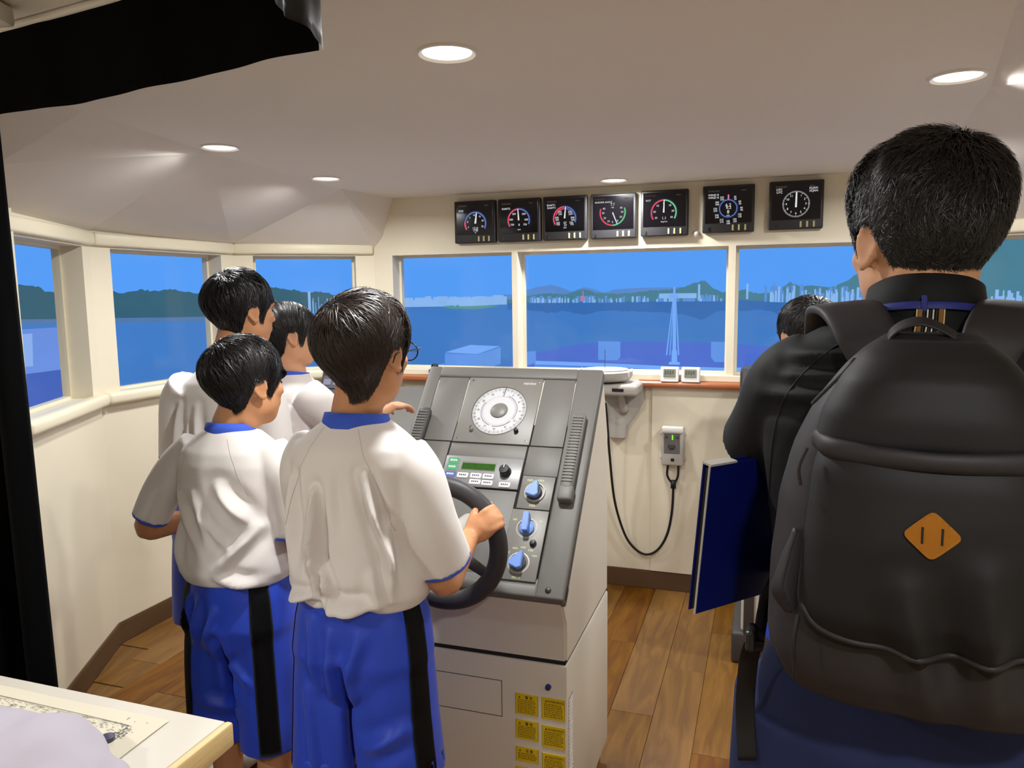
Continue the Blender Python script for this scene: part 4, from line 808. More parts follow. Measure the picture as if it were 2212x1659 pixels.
cc_ = cloth_strip('cloth', [tuple(p) for p in spline(np.array(zz), 60)], lambda f: 0.02, 1.985, 0.004, 0.1, M_CURT, cu, (-1.1, 1.47, 0), nz=20)
for v_ in cc_.data.vertices: v_.co.x += -0.095 + 0.026 * (1 - v_.co.z / 1.8); v_.co.y += 0.08

# ================================================================== people
def sm(a, b, x): t = np.clip((x - a) / (b - a), 0, 1); return t * t * (3 - 2 * t)
def ell(p, c, r):
    q = (p - np.array(c)) / np.array(r); k = np.linalg.norm(q, axis=-1); return (k - 1) * min(r)
def smin(a, b, k): h_ = np.clip(0.5 + 0.5 * (b - a) / k, 0, 1); return b + (a - b) * h_ - k * h_ * (1 - h_)
def cap_sdf(p, a, b, r):
    a = np.array(a); b = np.array(b); pa = p - a; ba = b - a; t = np.clip((pa @ ba) / (ba @ ba), 0, 1); return np.linalg.norm(pa - t[..., None] * ba, axis=-1) - r
def head_sdf(p):
    d = ell(p, (0, -0.06, 0.13), (0.345, 0.435, 0.37))
    d = smin(d, ell(p, (0, 0.11, -0.18), (0.265, 0.275, 0.30)), 0.10)
    d = smin(d, cap_sdf(p, (0, -0.10, -0.12), (0, -0.08, -0.38), 0.208), 0.10)
    d = smin(d, ell(p, (0, 0.215, -0.40), (0.12, 0.10, 0.10)), 0.10)
    for s in (-1, 1):
        d = smin(d, ell(p, (0.19 * s, 0.03, -0.25), (0.09, 0.12, 0.12)), 0.08)
        d = smin(d, ell(p, (0.17 * s, 0.27, -0.08), (0.09, 0.08, 0.08)), 0.06)
    d = smin(d, ell(p, (0, 0.33, 0.10), (0.24, 0.06, 0.05)), 0.06)
    for s in (-1, 1): d = -smin(-d, ell(p, (0.145 * s, 0.46, 0.0), (0.085, 0.09, 0.055)), 0.05)
    d = smin(d, cap_sdf(p, (0, 0.37, 0.02), (0, 0.43, -0.12), 0.035), 0.04)
    d = smin(d, ell(p, (0, 0.42, -0.135), (0.065, 0.055, 0.04)), 0.03)
    d = smin(d, ell(p, (0, 0.375, -0.25), (0.09, 0.035, 0.022)), 0.02)
    d = smin(d, ell(p, (0, 0.37, -0.295), (0.08, 0.035, 0.022)), 0.02)
    return d
NT, NP_ = 90, 128
_th = np.linspace(0, math.pi, NT); _ph = np.linspace(0, 2 * math.pi, NP_, endpoint=False)
_D = np.stack([np.sin(_th)[:, None] * np.sin(_ph)[None], np.sin(_th)[:, None] * np.cos(_ph)[None], np.cos(_th)[:, None] * np.ones(NP_)[None]], -1)
_R = np.full((NT, NP_), 0.2); _ts = np.linspace(0.95, 0.1, 340); _done = np.zeros((NT, NP_), bool); _prev = head_sdf(_D * _ts[0])
for _i in range(1, len(_ts)):
    _c = head_sdf(_D * _ts[_i]); _hit = (~_done) & (_c <= 0); _f_ = _prev / (_prev - _c + 1e-12); _R[_hit] = (_ts[_i - 1] + (_ts[_i] - _ts[_i - 1]) * _f_)[_hit]; _done |= _hit; _prev = _c
def headR(d):
    """radius of the unit head (chin to crown = 1) along unit directions d"""
    t = np.arccos(np.clip(d[:, 2], -1, 1)) / math.pi * (NT - 1); f = (np.arctan2(d[:, 0], d[:, 1]) % (2 * math.pi)) / (2 * math.pi) * NP_
    i = np.clip(t.astype(int), 0, NT - 2); a = t - i; j = f.astype(int) % NP_; b_ = f - f.astype(int); j2 = (j + 1) % NP_
    return (_R[i, j] * (1 - a) * (1 - b_) + _R[i + 1, j] * a * (1 - b_) + _R[i, j2] * (1 - a) * b_ + _R[i + 1, j2] * a * b_)
def sphere_grid(R):
    V = [tuple(_D[i, j] * R[i, j]) for i in range(1, NT - 1) for j in range(NP_)]; n = len(V)
    V += [(0, 0, float(R[0].mean())), (0, 0, -float(R[-1].mean()))]; F = []
    for i in range(NT - 3):
        for j in range(NP_): F.append([i * NP_ + j, i * NP_ + (j + 1) % NP_, (i + 1) * NP_ + (j + 1) % NP_, (i + 1) * NP_ + j])
    for j in range(NP_): F.append([n, (j + 1) % NP_, j]); F.append([n + 1, (NT - 3) * NP_ + j, (NT - 3) * NP_ + (j + 1) % NP_])
    return V, F
def add_T(bm, V, F, M): addmesh(bm, [M @ Vector(v) for v in V], F)
def ear(bm, M, s):
    """ear on side s (+1 right) of a unit head"""
    E = M @ Matrix.Translation((0.325 * s, -0.035, -0.035)) @ Matrix.Rotation(rad(-27 * s), 4, 'Z') @ Matrix.Rotation(rad(8), 4, 'X')
    rim = [(0.0, 0.055, -0.02), (0.012 * s, 0.060, 0.05), (0.022 * s, 0.035, 0.115), (0.030 * s, -0.015, 0.135), (0.034 * s, -0.065, 0.11), (0.034 * s, -0.085, 0.05), (0.028 * s, -0.075, -0.01), (0.02 * s, -0.045, -0.07), (0.016 * s, -0.01, -0.115), (0.012 * s, 0.025, -0.105), (0.006 * s, 0.035, -0.06)]
    tube(bm, [tuple(E @ Vector(p)) for p in spline(np.array(rim), 40)], 0.019 * M.to_scale()[0], 8)
    bmesh.ops.create_icosphere(bm, subdivisions=3, radius=1, matrix=E @ Matrix.Translation((0.004 * s, -0.012, 0.015)) @ Matrix.Rotation(rad(12), 4, 'X') @ Matrix.Diagonal((0.022, 0.068, 0.115, 1)))
    bmesh.ops.create_icosphere(bm, subdivisions=2, radius=1, matrix=E @ Matrix.Translation((0.010 * s, 0.005, -0.10)) @ Matrix.Diagonal((0.018, 0.032, 0.034, 1)))
    bmesh.ops.create_icosphere(bm, subdivisions=2, radius=1, matrix=E @ Matrix.Translation((-0.02 * s, 0.02, 0.0)) @ Matrix.Diagonal((0.05, 0.04, 0.08, 1)))
def frame3(o, y, z):
    y = Vector(y).normalized(); z = Vector(z); z = (z - y * z.dot(y)).normalized(); x = y.cross(z); o = Vector(o)
    return Matrix(((x.x, y.x, z.x, o.x), (x.y, y.y, z.y, o.y), (x.z, y.z, z.z, o.z), (0, 0, 0, 1)))
def hand(bm, wrist, fdir, back, L, side, curl=(35, 45, 30), thumb=(30, 20), spread=1.0):
    """fdir = towards the knuckles, back = out of the back of the hand, side +1 right hand (thumb to the left seen from the back)"""
    M = frame3(wrist, fdir, back); tx_ = -side
    bmesh.ops.create_icosphere(bm, subdivisions=3, radius=1, matrix=M @ Matrix.Translation((0, 0.25 * L, 0)) @ Matrix.Diagonal((0.215 * L, 0.31 * L, 0.105 * L, 1)))
    tube(bm, [tuple(M @ Vector(p)) for p in ((0, -0.12 * L, 0), (0, 0.1 * L, 0), (0, 0.3 * L, 0))], [0.13 * L, 0.15 * L, 0.17 * L], 12, 8, flat=(0.72, 1.15), up=tuple((M.to_3x3() @ Vector((0, 0, 1)))))
    tips = []
    for k, (xo, ln) in enumerate(((0.155, 0.92), (0.055, 1.0), (-0.05, 0.95), (-0.145, 0.76))):
        p = Vector((xo * L * tx_, (0.47 - (0.03 if k == 3 else 0)) * L, 0.012 * L)); a = 0; pts = [p - Vector((0, 0.12 * L, 0.0)), p]; rs = [0.062 * L, 0.060 * L]
        for q, sl in enumerate((0.235, 0.15, 0.115)):
            a += rad(curl[q]); p = p + Vector((0.015 * xo * spread * L * tx_, math.cos(a), -math.sin(a))) * sl * L * ln; pts.append(p.copy()); rs.append((0.056, 0.050, 0.042)[q] * L)
        tube(bm, [tuple(M @ Vector(x)) for x in spline(np.array([tuple(x) for x in pts]), 14)], rs, 10)
        bmesh.ops.create_icosphere(bm, subdivisions=2, radius=0.042 * L, matrix=M @ Matrix.Translation(pts[-1])); tips.append(M @ pts[-1])
    p = Vector((0.13 * L * tx_, 0.10 * L, -0.02 * L)); d0 = Vector((math.sin(rad(thumb[0] + 20)) * tx_, math.cos(rad(thumb[0] + 20)), -0.35)).normalized(); p1 = p + d0 * 0.24 * L
    d1 = Vector((math.sin(rad(thumb[1])) * tx_, math.cos(rad(thumb[1])), -0.55)).normalized(); p2 = p1 + d1 * 0.17 * L; p3 = p2 + (d1 + Vector((-0.3 * tx_, 0, -0.4))).normalized() * 0.14 * L
    tube(bm, [tuple(M @ Vector(x)) for x in spline(np.array([tuple(x) for x in (p - d0 * 0.06 * L, p, p1, p2, p3)]), 14)], [0.07 * L, 0.075 * L, 0.064 * L, 0.054 * L, 0.046 * L], 10)
    bmesh.ops.create_icosphere(bm, subdivisions=2, radius=0.046 * L, matrix=M @ Matrix.Translation(p3))
    return M
def remesh(bm, name, vox, smooth_it, m, parent=None, post=None, fac=0.5):
    me = bpy.data.meshes.new(name); bm.to_mesh(me); bm.free(); t = bpy.data.objects.new(name, me); COL.objects.link(t)
    md = t.modifiers.new('r', 'REMESH'); md.mode = 'VOXEL'; md.voxel_size = vox
    if smooth_it: s = t.modifiers.new('s', 'SMOOTH'); s.iterations = smooth_it; s.factor = fac
    dg = bpy.context.evaluated_depsgraph_get(); me2 = bpy.data.meshes.new_from_object(t.evaluated_get(dg)); bpy.data.objects.remove(t); bpy.data.meshes.remove(me)
    me2.name = name
    if post is not None:
        n = len(me2.vertices); P = np.empty(n * 3, np.float32); me2.vertices.foreach_get('co', P); P = P.reshape(-1, 3).astype(float)
        N = np.empty(n * 3, np.float32); me2.vertex_normals.foreach_get('vector', N); N = N.reshape(-1, 3).astype(float)
        P = post(P, N); me2.vertices.foreach_set('co', P.astype(np.float32).ravel()); me2.update()
    me2.materials.clear(); me2.materials.append(m); me2.shade_smooth()
    o = bpy.data.objects.new(name, me2); COL.objects.link(o)
    if parent is not None: o.parent = parent
    return o
def bvh_of(o):
    me = o.data; return BVHTree.FromPolygons([v.co.copy() for v in me.vertices], [tuple(p.vertices) for p in me.polygons])
def loft(bm, rings, capa=True, capb=True):
    n = len(rings[0]); V = [tuple(p) for r in rings for p in r]; F = []
    for i in range(len(rings) - 1):
        for k in range(n): F.append([i * n + k, i * n + (k + 1) % n, (i + 1) * n + (k + 1) % n, (i + 1) * n + k])
    if capa: F.append(list(range(n))[::-1])
    if capb: F.append(list(range((len(rings) - 1) * n, len(rings) * n)))
    addmesh(bm, V, F)
def sring(c, a, b_, ax=(1, 0, 0), ay=(0, 1, 0), e=2.3, n=64):
    q = np.linspace(0, 2 * math.pi, n, endpoint=False); cs, sn = np.cos(q), np.sin(q)
    x = a * np.sign(cs) * np.abs(cs) ** (2 / e); y = b_ * np.sign(sn) * np.abs(sn) ** (2 / e)
    return np.array(c)[None] + x[:, None] * np.array(ax)[None] + y[:, None] * np.array(ay)[None]
def hollow(bm, pts, radii, flat=(1, 1), up=(0, 1, 0), depth=0.022, wall=0.009, n=40, seg=24):
    """garment tube that is open at its far end"""
    P = spline(np.array(pts, float), seg); R = np.interp(np.linspace(0, 1, seg), np.linspace(0, 1, len(radii)), radii); T = np.gradient(P, axis=0); T /= np.linalg.norm(T, axis=1)[:, None]
    rings = []
    for i in range(seg):
        u = np.array(up, float); a = u - T[i] * (u @ T[i]); a /= np.linalg.norm(a); b_ = np.cross(T[i], a); rings.append(sring(P[i], R[i] * flat[0], R[i] * flat[1], a, b_, 2.1, n))
    a = np.array(up, float); a = a - T[-1] * (a @ T[-1]); a /= np.linalg.norm(a); b_ = np.cross(T[-1], a)
    r = R[-1] - wall; rings.append(sring(P[-1], r * flat[0], r * flat[1], a, b_, 2.1, n)); rings.append(sring(P[-1] - T[-1] * depth, r * flat[0], r * flat[1], a, b_, 2.1, n))
    loft(bm, rings); return rings, P, T
def waves(seed, n, k0, k1, dirw=(1, 1, 0.3)):
    r = np.random.default_rng(seed); K = r.normal(size=(n, 3)) * np.array(dirw); K /= np.linalg.norm(K, axis=1)[:, None]; K *= r.uniform(k0, k1, n)[:, None]; ph = r.uniform(0, 6.28, n); am = r.uniform(0.5, 1, n)
    return lambda P: (np.sin(P @ K.T + ph) * am).sum(1) / math.sqrt(n)
def foldfn(folds):
    """folds: ((x0,z0),(x1,z1),width,height,side) ridges on the back (side -1) or front (+1) of a garment"""
    def f(P, N):
        d = np.zeros(len(P))
        for (a, b_, w_, h_, s) in folds:
            a = np.array(a); b_ = np.array(b_); q = P[:, [0, 2]] - a; ba = b_ - a; L2 = ba @ ba; t = np.clip((q @ ba) / L2, 0, 1); r = np.linalg.norm(q - t[:, None] * ba, axis=1)
            env = np.sin(np.clip(0.12 + t * 0.82, 0, 1) * math.pi); m_ = sm(0.0, 0.5, N[:, 1] * s)
            d += 1.9 * h_ * env * m_ * (np.exp(-(r / (0.8 * w_)) ** 2) - 0.5 * np.exp(-((r - 1.7 * w_) / w_) ** 2))
        return d
    return f
def wrap(bvh, rows, m, parent, name, off=0.0016, thick=0.0014):
    """patch of cloth laid on a garment: rows of (origin, direction) rays shot at it"""
    V = []; nr = len(rows); nc = len(rows[0])
    for row in rows:
        for (o_, d_) in row:
            h_ = bvh.ray_cast(Vector(o_), Vector(d_).normalized())
            p = (h_[0] - Vector(d_).normalized() * off) if h_[0] is not None else Vector(o_) + Vector(d_); V.append(p)
    b = B(); addmesh(b, V, [[i * nc + j, i * nc + j + 1, (i + 1) * nc + j + 1, (i + 1) * nc + j] for i in range(nr - 1) for j in range(nc - 1)])
    bmesh.ops.solidify(b, geom=b.faces[:], thickness=thick); return obj(name, b, m, parent, smooth=True)
def wrapline(bvh, pts, d, r, m, parent, name='seam', n=40, lift=0.0):
    P = spline(np.array(pts, float), n); out = []
    for p in P:
        h_ = bvh.ray_cast(Vector(p), Vector(d).normalized())
        if h_[0] is not None: out.append(tuple(h_[0] - Vector(d).normalized() * lift))
    b = B()
    if len(out) > 3: tube(b, out, r, 6)
    return obj(name, b, m, parent, smooth=True)

M_SKIN = mat('skin_tan', (196, 140, 100), 0.5, spec=0.35, var=0.05, vscale=30, bump=0.02, bscale=300)
M_SKIN2 = mat('skin_light', (208, 154, 118), 0.5, spec=0.35, var=0.05, vscale=30, bump=0.02, bscale=300)
M_SKIN3 = mat('skin_deep', (170, 116, 80), 0.5, spec=0.35, var=0.05, vscale=30, bump=0.02, bscale=300)
M_SHIRT = mat('white_jersey', (226, 220, 216), 0.75, spec=0.25, var=0.015, vscale=6, bump=0.02, bscale=900, sheen=0.15)
M_COLLAR = mat('blue_rib_knit', (62, 92, 200), 0.75, spec=0.2, var=0.05, vscale=60, bump=0.05, bscale=700)
M_SHORT = mat('blue_satin_jersey', (36, 68, 192), 0.48, spec=0.4, var=0.05, vscale=10, bump=0.02, bscale=600, sheen=0.1)
M_STRIPE = mat('black_stripe', (14, 14, 18), 0.6, spec=0.3)
M_SEAM = mat('seam_shadow', (196, 189, 186), 0.8)
M_SOCK = mat('white_sock', (222, 220, 214), 0.85); M_SHOE = mat('white_gym_shoe', (214, 210, 204), 0.6)
M_EYE = mat('eye', (28, 20, 18), 0.1); M_BROW = mat('brow', (24, 18, 16), 0.7)
def hairmat(name, rgb, rough=0.42):
    m = mat(name, rgb, rough, spec=0.45, var=0.35, vscale=60); return m
M_CAP = mat('hair_under', (9, 7, 7), 0.75, spec=0.15, var=0.3, vscale=40)
M_HBLK = hairmat('hair_black', (19, 16, 16)); M_HBRN = hairmat('hair_brown', (46, 34, 28)); M_HADL = hairmat('hair_short_dark', (30, 24, 22), 0.45)

def make_hair(par, M, hh, m, n=8000, length=0.09, thick=(0.026, 0.024, 0.020, 0.006), line=None, whorl=(0.12, -0.55, 0.82), droop=0.6, seed=1, width=0.0013, lift=0.004, jit=0.16, part=None, S=7, tw0=0.7):
    """hair cap with strands; thick = top, back, sides, nape (metres); line = hairline heights by azimuth (unit head)"""
    line = line or [(0, 0.17), (40, 0.14), (60, 0.04), (70, -0.13), (78, -0.12), (85, 0.05), (95, 0.09), (108, 0.09), (117, -0.04), (128, -0.20), (150, -0.34), (180, -0.37)]
    rg = np.random.default_rng(seed)
    def hl(d):
        az = np.abs(np.degrees(np.arctan2(d[:, 0], d[:, 1]))); return np.interp(az, [a for a, _ in line], [z for _, z in line])
    def tk(d, z):
        top = sm(0.1, 0.8, d[:, 2]); bk = sm(0.1, 0.9, -d[:, 1]); t = thick[2] * (1 - bk) + thick[1] * bk; t = t * (1 - top) + thick[0] * top
        nape = sm(0.0, 0.55, z - hl(d)) ** 0.8; return (thick[3] + (t - thick[3]) * nape) / hh
    D = _D.reshape(-1, 3); R0 = _R.reshape(-1); z = D[:, 2] * R0; inside = sm(-0.02, 0.05, z - hl(D))
    wob = waves(seed + 7, 10, 9, 26, (1, 1, 0.6))(D) * 0.010
    Rc = R0 + inside * (tk(D, z) * 0.86 + wob * sm(0.05, 0.25, z - hl(D))) - (1 - inside) * 0.035
    V, F = sphere_grid(Rc.reshape(NT, NP_)); b = B(); add_T(b, V, F, M)
    # strands
    d = rg.normal(size=(n * 3, 3)); d /= np.linalg.norm(d, axis=1)[:, None]; R = headR(d); ok = (d[:, 2] * R > hl(d) + 0.015); d = d[ok][:n]; n = len(d)
    w0 = np.array(whorl, float); w0 /= np.linalg.norm(w0); L = length / hh * rg.uniform(0.55, 1.1, n); lf = rg.uniform(0.45, 1.12, n); al = np.ones(n)
    P = np.zeros((n, S + 1, 3)); cur = d.copy(); R = headR(cur); zc = cur[:, 2] * R; P[:, 0] = cur * (R + tk(cur, zc) * 0.7)[:, None]
    jt = rg.normal(size=(n, 3)) * jit; lk = waves(seed + 3, 12, 6, 16, (1, 1, 1)); lk2 = waves(seed + 4, 12, 6, 16, (1, 1, 1))
    cl = np.stack([lk(d), lk2(d), np.zeros(n)], 1) * 0.22
    for s in range(1, S + 1):
        if part is not None:   # combed sideways from a parting
            aw = np.stack([np.sign(cur[:, 0] - part) * 1.0, np.zeros(n), -0.2 * np.ones(n)], 1)
        else: aw = cur - w0[None] * (cur @ w0)[:, None]
        aw /= np.linalg.norm(aw, axis=1)[:, None] + 1e-6
        g = droop * sm(0.2, 1.3, np.arccos(np.clip(cur @ w0, -1, 1)))[:, None]; f = aw * (1 - g) + np.array((0, 0, -1.0))[None] * g + jt + cl
        f -= cur * (f * cur).sum(1)[:, None]; f /= np.linalg.norm(f, axis=1)[:, None] + 1e-9
        Rr = headR(cur); q = cur * Rr[:, None] + f * (L / S * al)[:, None]; nd = q / np.linalg.norm(q, axis=1)[:, None]; Rn = headR(nd); zn = nd[:, 2] * Rn
        al = al * (zn > hl(nd) - 0.03 + rg.uniform(-0.03, 0.03, n)); nd = np.where(al[:, None] > 0, nd, cur); Rn = headR(nd); zn = nd[:, 2] * Rn
        P[:, s] = nd * (Rn + tk(nd, zn) * (0.75 + 0.35 * lf) + lift / hh * lf * s / S)[:, None]; cur = nd
    T = np.gradient(P, axis=1); T /= np.linalg.norm(T, axis=2)[..., None] + 1e-9; rd = P / np.linalg.norm(P, axis=2)[..., None]
    sd = np.cross(T, rd); sd /= np.linalg.norm(sd, axis=2)[..., None] + 1e-9; tw = rg.uniform(-tw0, tw0, n)[:, None, None]; sd = sd * np.cos(tw) + rd * np.sin(tw)
    wv = (width / hh * np.interp(np.linspace(0, 1, S + 1), [0, 0.5, 1], [0.8, 1.0, 0.25]))[None, :, None]
    A = np.stack([P - sd * wv, P + sd * wv], 2).reshape(-1, 3)
    Mn = np.array(M); A = A @ Mn[:3, :3].T + Mn[:3, 3]
    base = (np.arange(n) * (S + 1) * 2)[:, None] + (np.arange(S) * 2)[None]; base = base.reshape(-1); Fq = np.stack([base, base + 1, base + 3, base + 2], 1)
    me = bpy.data.meshes.new('hair'); b.to_mesh(me); b.free(); nv = len(me.vertices); CV = np.empty(nv * 3, np.float32); me.vertices.foreach_get('co', CV); CF = [tuple(p.vertices) for p in me.polygons]
    me2 = bpy.data.meshes.new('hair'); me2.from_pydata(np.vstack([CV.reshape(-1, 3), A]).tolist(), [], CF + (Fq + nv).tolist()); bpy.data.meshes.remove(me)
    me2.materials.append(M_CAP); me2.materials.append(m); mi = np.ones(len(me2.polygons), np.int32); mi[:len(CF)] = 0; me2.polygons.foreach_set('material_index', mi); me2.shade_smooth(); o = bpy.data.objects.new('hair', me2); COL.objects.link(o); o.parent = par; return o

def person(label, loc, yaw, c):
    """c: pose and clothing in the person's own frame (x right, y ahead, z up)"""
    HM = Matrix.Translation(Vector(c['head'])) @ Matrix.Rotation(c.get('hyaw', 0), 4, 'Z') @ Matrix.Rotation(c.get('hpitch', 0), 4, 'X') @ Matrix.Rotation(c.get('hroll', 0), 4, 'Y') @ Matrix.Scale(c['hh'], 4)
    hh = c['hh']; b = B(); V, F = sphere_grid(_R); add_T(b, V, F, HM); ear(b, HM, 1); ear(b, HM, -1)
    nb = Vector(c['neck']); ht = HM @ Vector((0, -0.13, -0.12)); tube(b, [tuple(nb - Vector((0, 0, 0.06))), tuple(nb), tuple(nb.lerp(ht, 0.5)), tuple(ht)], [c['nr'] * 1.35, c['nr'] * 1.12, c['nr'], c['nr'] * 1.0], 20, 12)
    pel = Vector(c['pelvis']); k = c['k']
    loft(b, [sring(tuple(pel.lerp(nb, t)), a * k, d_ * k) for t, a, d_ in ((-0.12, 0.08, 0.07), (0, 0.125, 0.085), (0.35, 0.11, 0.075), (0.75, 0.125, 0.08), (0.9, 0.11, 0.06), (1.0, 0.05, 0.045))])
    for s, A in c['arms'].items():
        sh, el, wr = [Vector(x) for x in A['j']]
        tube(b, [tuple(sh), tuple(sh.lerp(el, 0.5)), tuple(el), tuple(el.lerp(wr, 0.4)), tuple(wr)], [0.046 * k, 0.040 * k, 0.034 * k, 0.035 * k, 0.024 * k], 14, 24)
        hand(b, wr, A['f'], A['b'], A.get('L', 0.155 * k), s, A.get('curl', (25, 30, 20)), A.get('thumb', (30, 20)))
    for s, Lg in c['legs'].items():
        hp, kn, an = [Vector(x) for x in Lg]
        tube(b, [tuple(hp), tuple(hp.lerp(kn, 0.5)), tuple(kn), tuple(kn.lerp(an, 0.35)), tuple(an), tuple(an - Vector((0, 0, 0.04)))], [0.075 * k, 0.066 * k, 0.050 * k, 0.052 * k, 0.032 * k, 0.034 * k], 16, 26)
        fd = Vector(c.get('footdir', (0, 1, 0))); bmesh.ops.create_icosphere(b, subdivisions=3, radius=1, matrix=Matrix.Translation(an + fd * 0.055 - Vector((0, 0, an.z - 0.035))) @ Matrix.Diagonal((0.036 * k, 0.10 * k, 0.03, 1)))
    body = remesh(b, 'person', 0.0045, 4, c['skin']); body.location = Vector(loc); body.rotation_euler = (0, 0, yaw); tag(body, label, 'person')
    for s in (-1, 1):
        b = B(); bmesh.ops.create_icosphere(b, subdivisions=2, radius=0.042, matrix=HM @ Matrix.Translation((0.145 * s, 0.318, 0.0)) @ Matrix.Diagonal((1.2, 1, 0.6, 1))); obj('eye', b, M_EYE, body, smooth=True)
        b = B(); pp_ = []
        for x in (0.07, 0.12, 0.17, 0.21):
            d_ = np.array([[x * s, 0.40, 0.085 - 0.35 * (x - 0.13) ** 2]]); d_ /= np.linalg.norm(d_); pp_.append(tuple(HM @ Vector(tuple(d_[0] * (headR(d_)[0] + 0.004)))))
        tube(b, pp_, 0.010 * hh, 6, 10); obj('eyebrow', b, M_BROW, body, smooth=True)
    make_hair(body, HM, hh, **c['hair'])
    # shirt
    top, k_ = c['shirt'], k
    b = B(); loft(b, [sring((p[3] if len(p) > 3 else 0, p[4] if len(p) > 4 else 0, p[0]), p[1], p[2], e=p[5] if len(p) > 5 else 2.3) for p in top['rings']])
    trims = []
    for s, A in c['arms'].items():
        sl = top['sleeve'].get(s)
        if sl: _, P_, T_ = hollow(b, sl['pts'], sl['r'], sl.get('flat', (1, 1)), sl.get('up', (0, 1, 0))); trims.append((P_, T_, sl))
    wv = waves(top.get('seed', 1), 14, 14, 46, top.get('wdir', (1, 1, 0.25))); ff = foldfn(top.get('folds', [])); amp = top.get('amp', 0.0022)
    def post(P, N):
        env = 0.35 + 0.65 * sm(top['zn'], top['zn'] - 0.2, P[:, 2])
        return P + N * (amp * wv(P) * env + ff(P, N))[:, None]
    shirt = remesh(b, top.get('name', 'shirt'), top.get('vox', 0.005), top.get('sm', 8), top['mat'], body, post)
    bv = bvh_of(shirt)
    if top.get('trim'):
        for P_, T_, sl in trims:
            u_ = np.array(sl.get('up', (0, 1, 0)), float); t = T_[-1]; a = u_ - t * (u_ @ t); a /= np.linalg.norm(a); bb = np.cross(t, a); r = sl['r'][-1]; fl = sl.get('flat', (1, 1)); b = B()
            loft(b, [sring(P_[-1] + t * q, (r + o_) * fl[0], (r + o_) * fl[1], a, bb, 2.1, 48) for q, o_ in ((-0.010, -0.0065), (0.0, -0.0015), (0.0025, -0.0022), (0.0025, -0.007), (-0.010, -0.010))], False, False); obj('sleeve_trim', b, top['trim'], shirt, smooth=True)
        nc, ra, rb, hgt, tilt = top['collar']; b = B(); ring = []
        q = np.linspace(0, 2 * math.pi, 64, endpoint=False)
        for dz, o_ in ((-0.006, 0.006), (hgt * 0.35, 0.0042), (hgt, -0.001), (hgt, -0.004), (0.0, 0.000)):
            ring.append(np.stack([nc[0] + (ra + o_) * np.cos(q), nc[1] + (rb + o_) * np.sin(q), nc[2] + dz - tilt * (np.sin(q) + 1)], 1))
        loft(b, ring, False, False); obj('collar', b, top['trim'], shirt, smooth=True)
    for pts, d_ in top.get('seams', []): wrapline(bv, pts, d_, top.get('seamr', 0.0008), top.get('seammat', M_SEAM), shirt)
    # shorts or trousers
    sh = c['pants']; b = B(); loft(b, [sring((p[3] if len(p) > 3 else 0, p[4] if len(p) > 4 else 0, p[0]), p[1], p[2]) for p in sh['rings']])
    for s, Lg in sh['legs'].items(): hollow(b, Lg['pts'], Lg['r'], Lg.get('flat', (1, 1)), (0, 1, 0), 0.05, 0.006)
    wv2 = waves(sh.get('seed', 5), 14, 12, 40, (1, 1, 0.25)); ff2 = foldfn(sh.get('folds', []))
    pants = remesh(b, sh.get('name', 'shorts'), 0.0055, 8, sh['mat'], body, lambda P, N: P + N * (sh.get('amp', 0.002) * wv2(P) + ff2(P, N))[:, None])
    if sh.get('stripe'):
        pv = bvh_of(pants)
        for s in (1, -1):
            pts = sh['legs'][s]['pts']; z1, z0 = sh['stripe']; rows = []
            for z in np.linspace(z1, z0, 40):
                zs = [p[2] for p in pts][::-1]; cx = np.interp(z, zs, [p[0] for p in pts][::-1]); cy = np.interp(z, zs, [p[1] for p in pts][::-1]); row = []
                for a in np.linspace(-1, 1, 9):
                    an = rad(sh.get('sang', -8)) + a * sh.get('sw', 0.24); dv = Vector((math.cos(an) * s, math.sin(an), 0)); row.append((Vector((cx * 0.6, cy, z)) + dv * 0.6, -dv))
                rows.append(row)
            wrap(pv, rows, M_STRIPE, pants, 'side_stripe')
    for s, Lg in c['legs'].items():
        an = Vector(Lg[2]); kn = Vector(Lg[1])
        if c.get('socks', True):
            b = B(); q = an.lerp(kn, 0.30); tube(b, [tuple(q), tuple(an), tuple(an - Vector((0, -0.01, an.z - 0.035)))], [0.046 * k, 0.037 * k, 0.040 * k], 16, 10); obj('sock', b, M_SOCK, body, smooth=True)
        b = B(); prof = []
        for y, w_, h_ in ((-0.055, 0.022, 0.045), (-0.045, 0.032, 0.062), (0.0, 0.036, 0.068), (0.05, 0.039, 0.055), (0.10, 0.042, 0.042), (0.14, 0.036, 0.034), (0.165, 0.018, 0.026)):
            q = np.linspace(0, 2 * math.pi, 24, endpoint=False); prof.append(np.stack([an.x + w_ * k * np.cos(q), np.full(24, an.y + y * k), np.maximum(0.003, 0.002 + h_ * (0.5 + 0.5 * np.sin(q)))], 1))
        loft(b, prof); obj('shoe', b, c.get('shoe', M_SHOE), body, smooth=True)
    return body, shirt, pants, HM

def tolocal(loc, yaw):
    R = Matrix.Rotation(-yaw, 4, 'Z'); L = Vector(loc)
    return lambda p: tuple(R @ (Vector(p) - L)), lambda d: tuple(R.to_3x3() @ Vector(d))
def torso_rings(zh, zn, wid=1.0, dep=1.0, lean=(0, 0), bulge=1.0, hem=0.135):
    """ballooning jersey from the tucked hem up to the neck"""
    base = [(0.0, hem, 0.090), (0.018, 0.146 * bulge, 0.108 * bulge), (0.08, 0.158 * bulge, 0.120 * bulge), (0.17, 0.158 * bulge, 0.119 * bulge), (0.32, 0.151, 0.110), (0.50, 0.149, 0.104), (0.66, 0.150, 0.102), (0.78, 0.148, 0.098), (0.865, 0.134, 0.090), (0.92, 0.108, 0.078), (0.965, 0.083, 0.068), (1.0, 0.062, 0.060)]
    return [(zh + t * (zn - zh), a * wid, d * dep, lean[0] * t, lean[1] * t) for t, a, d in base]
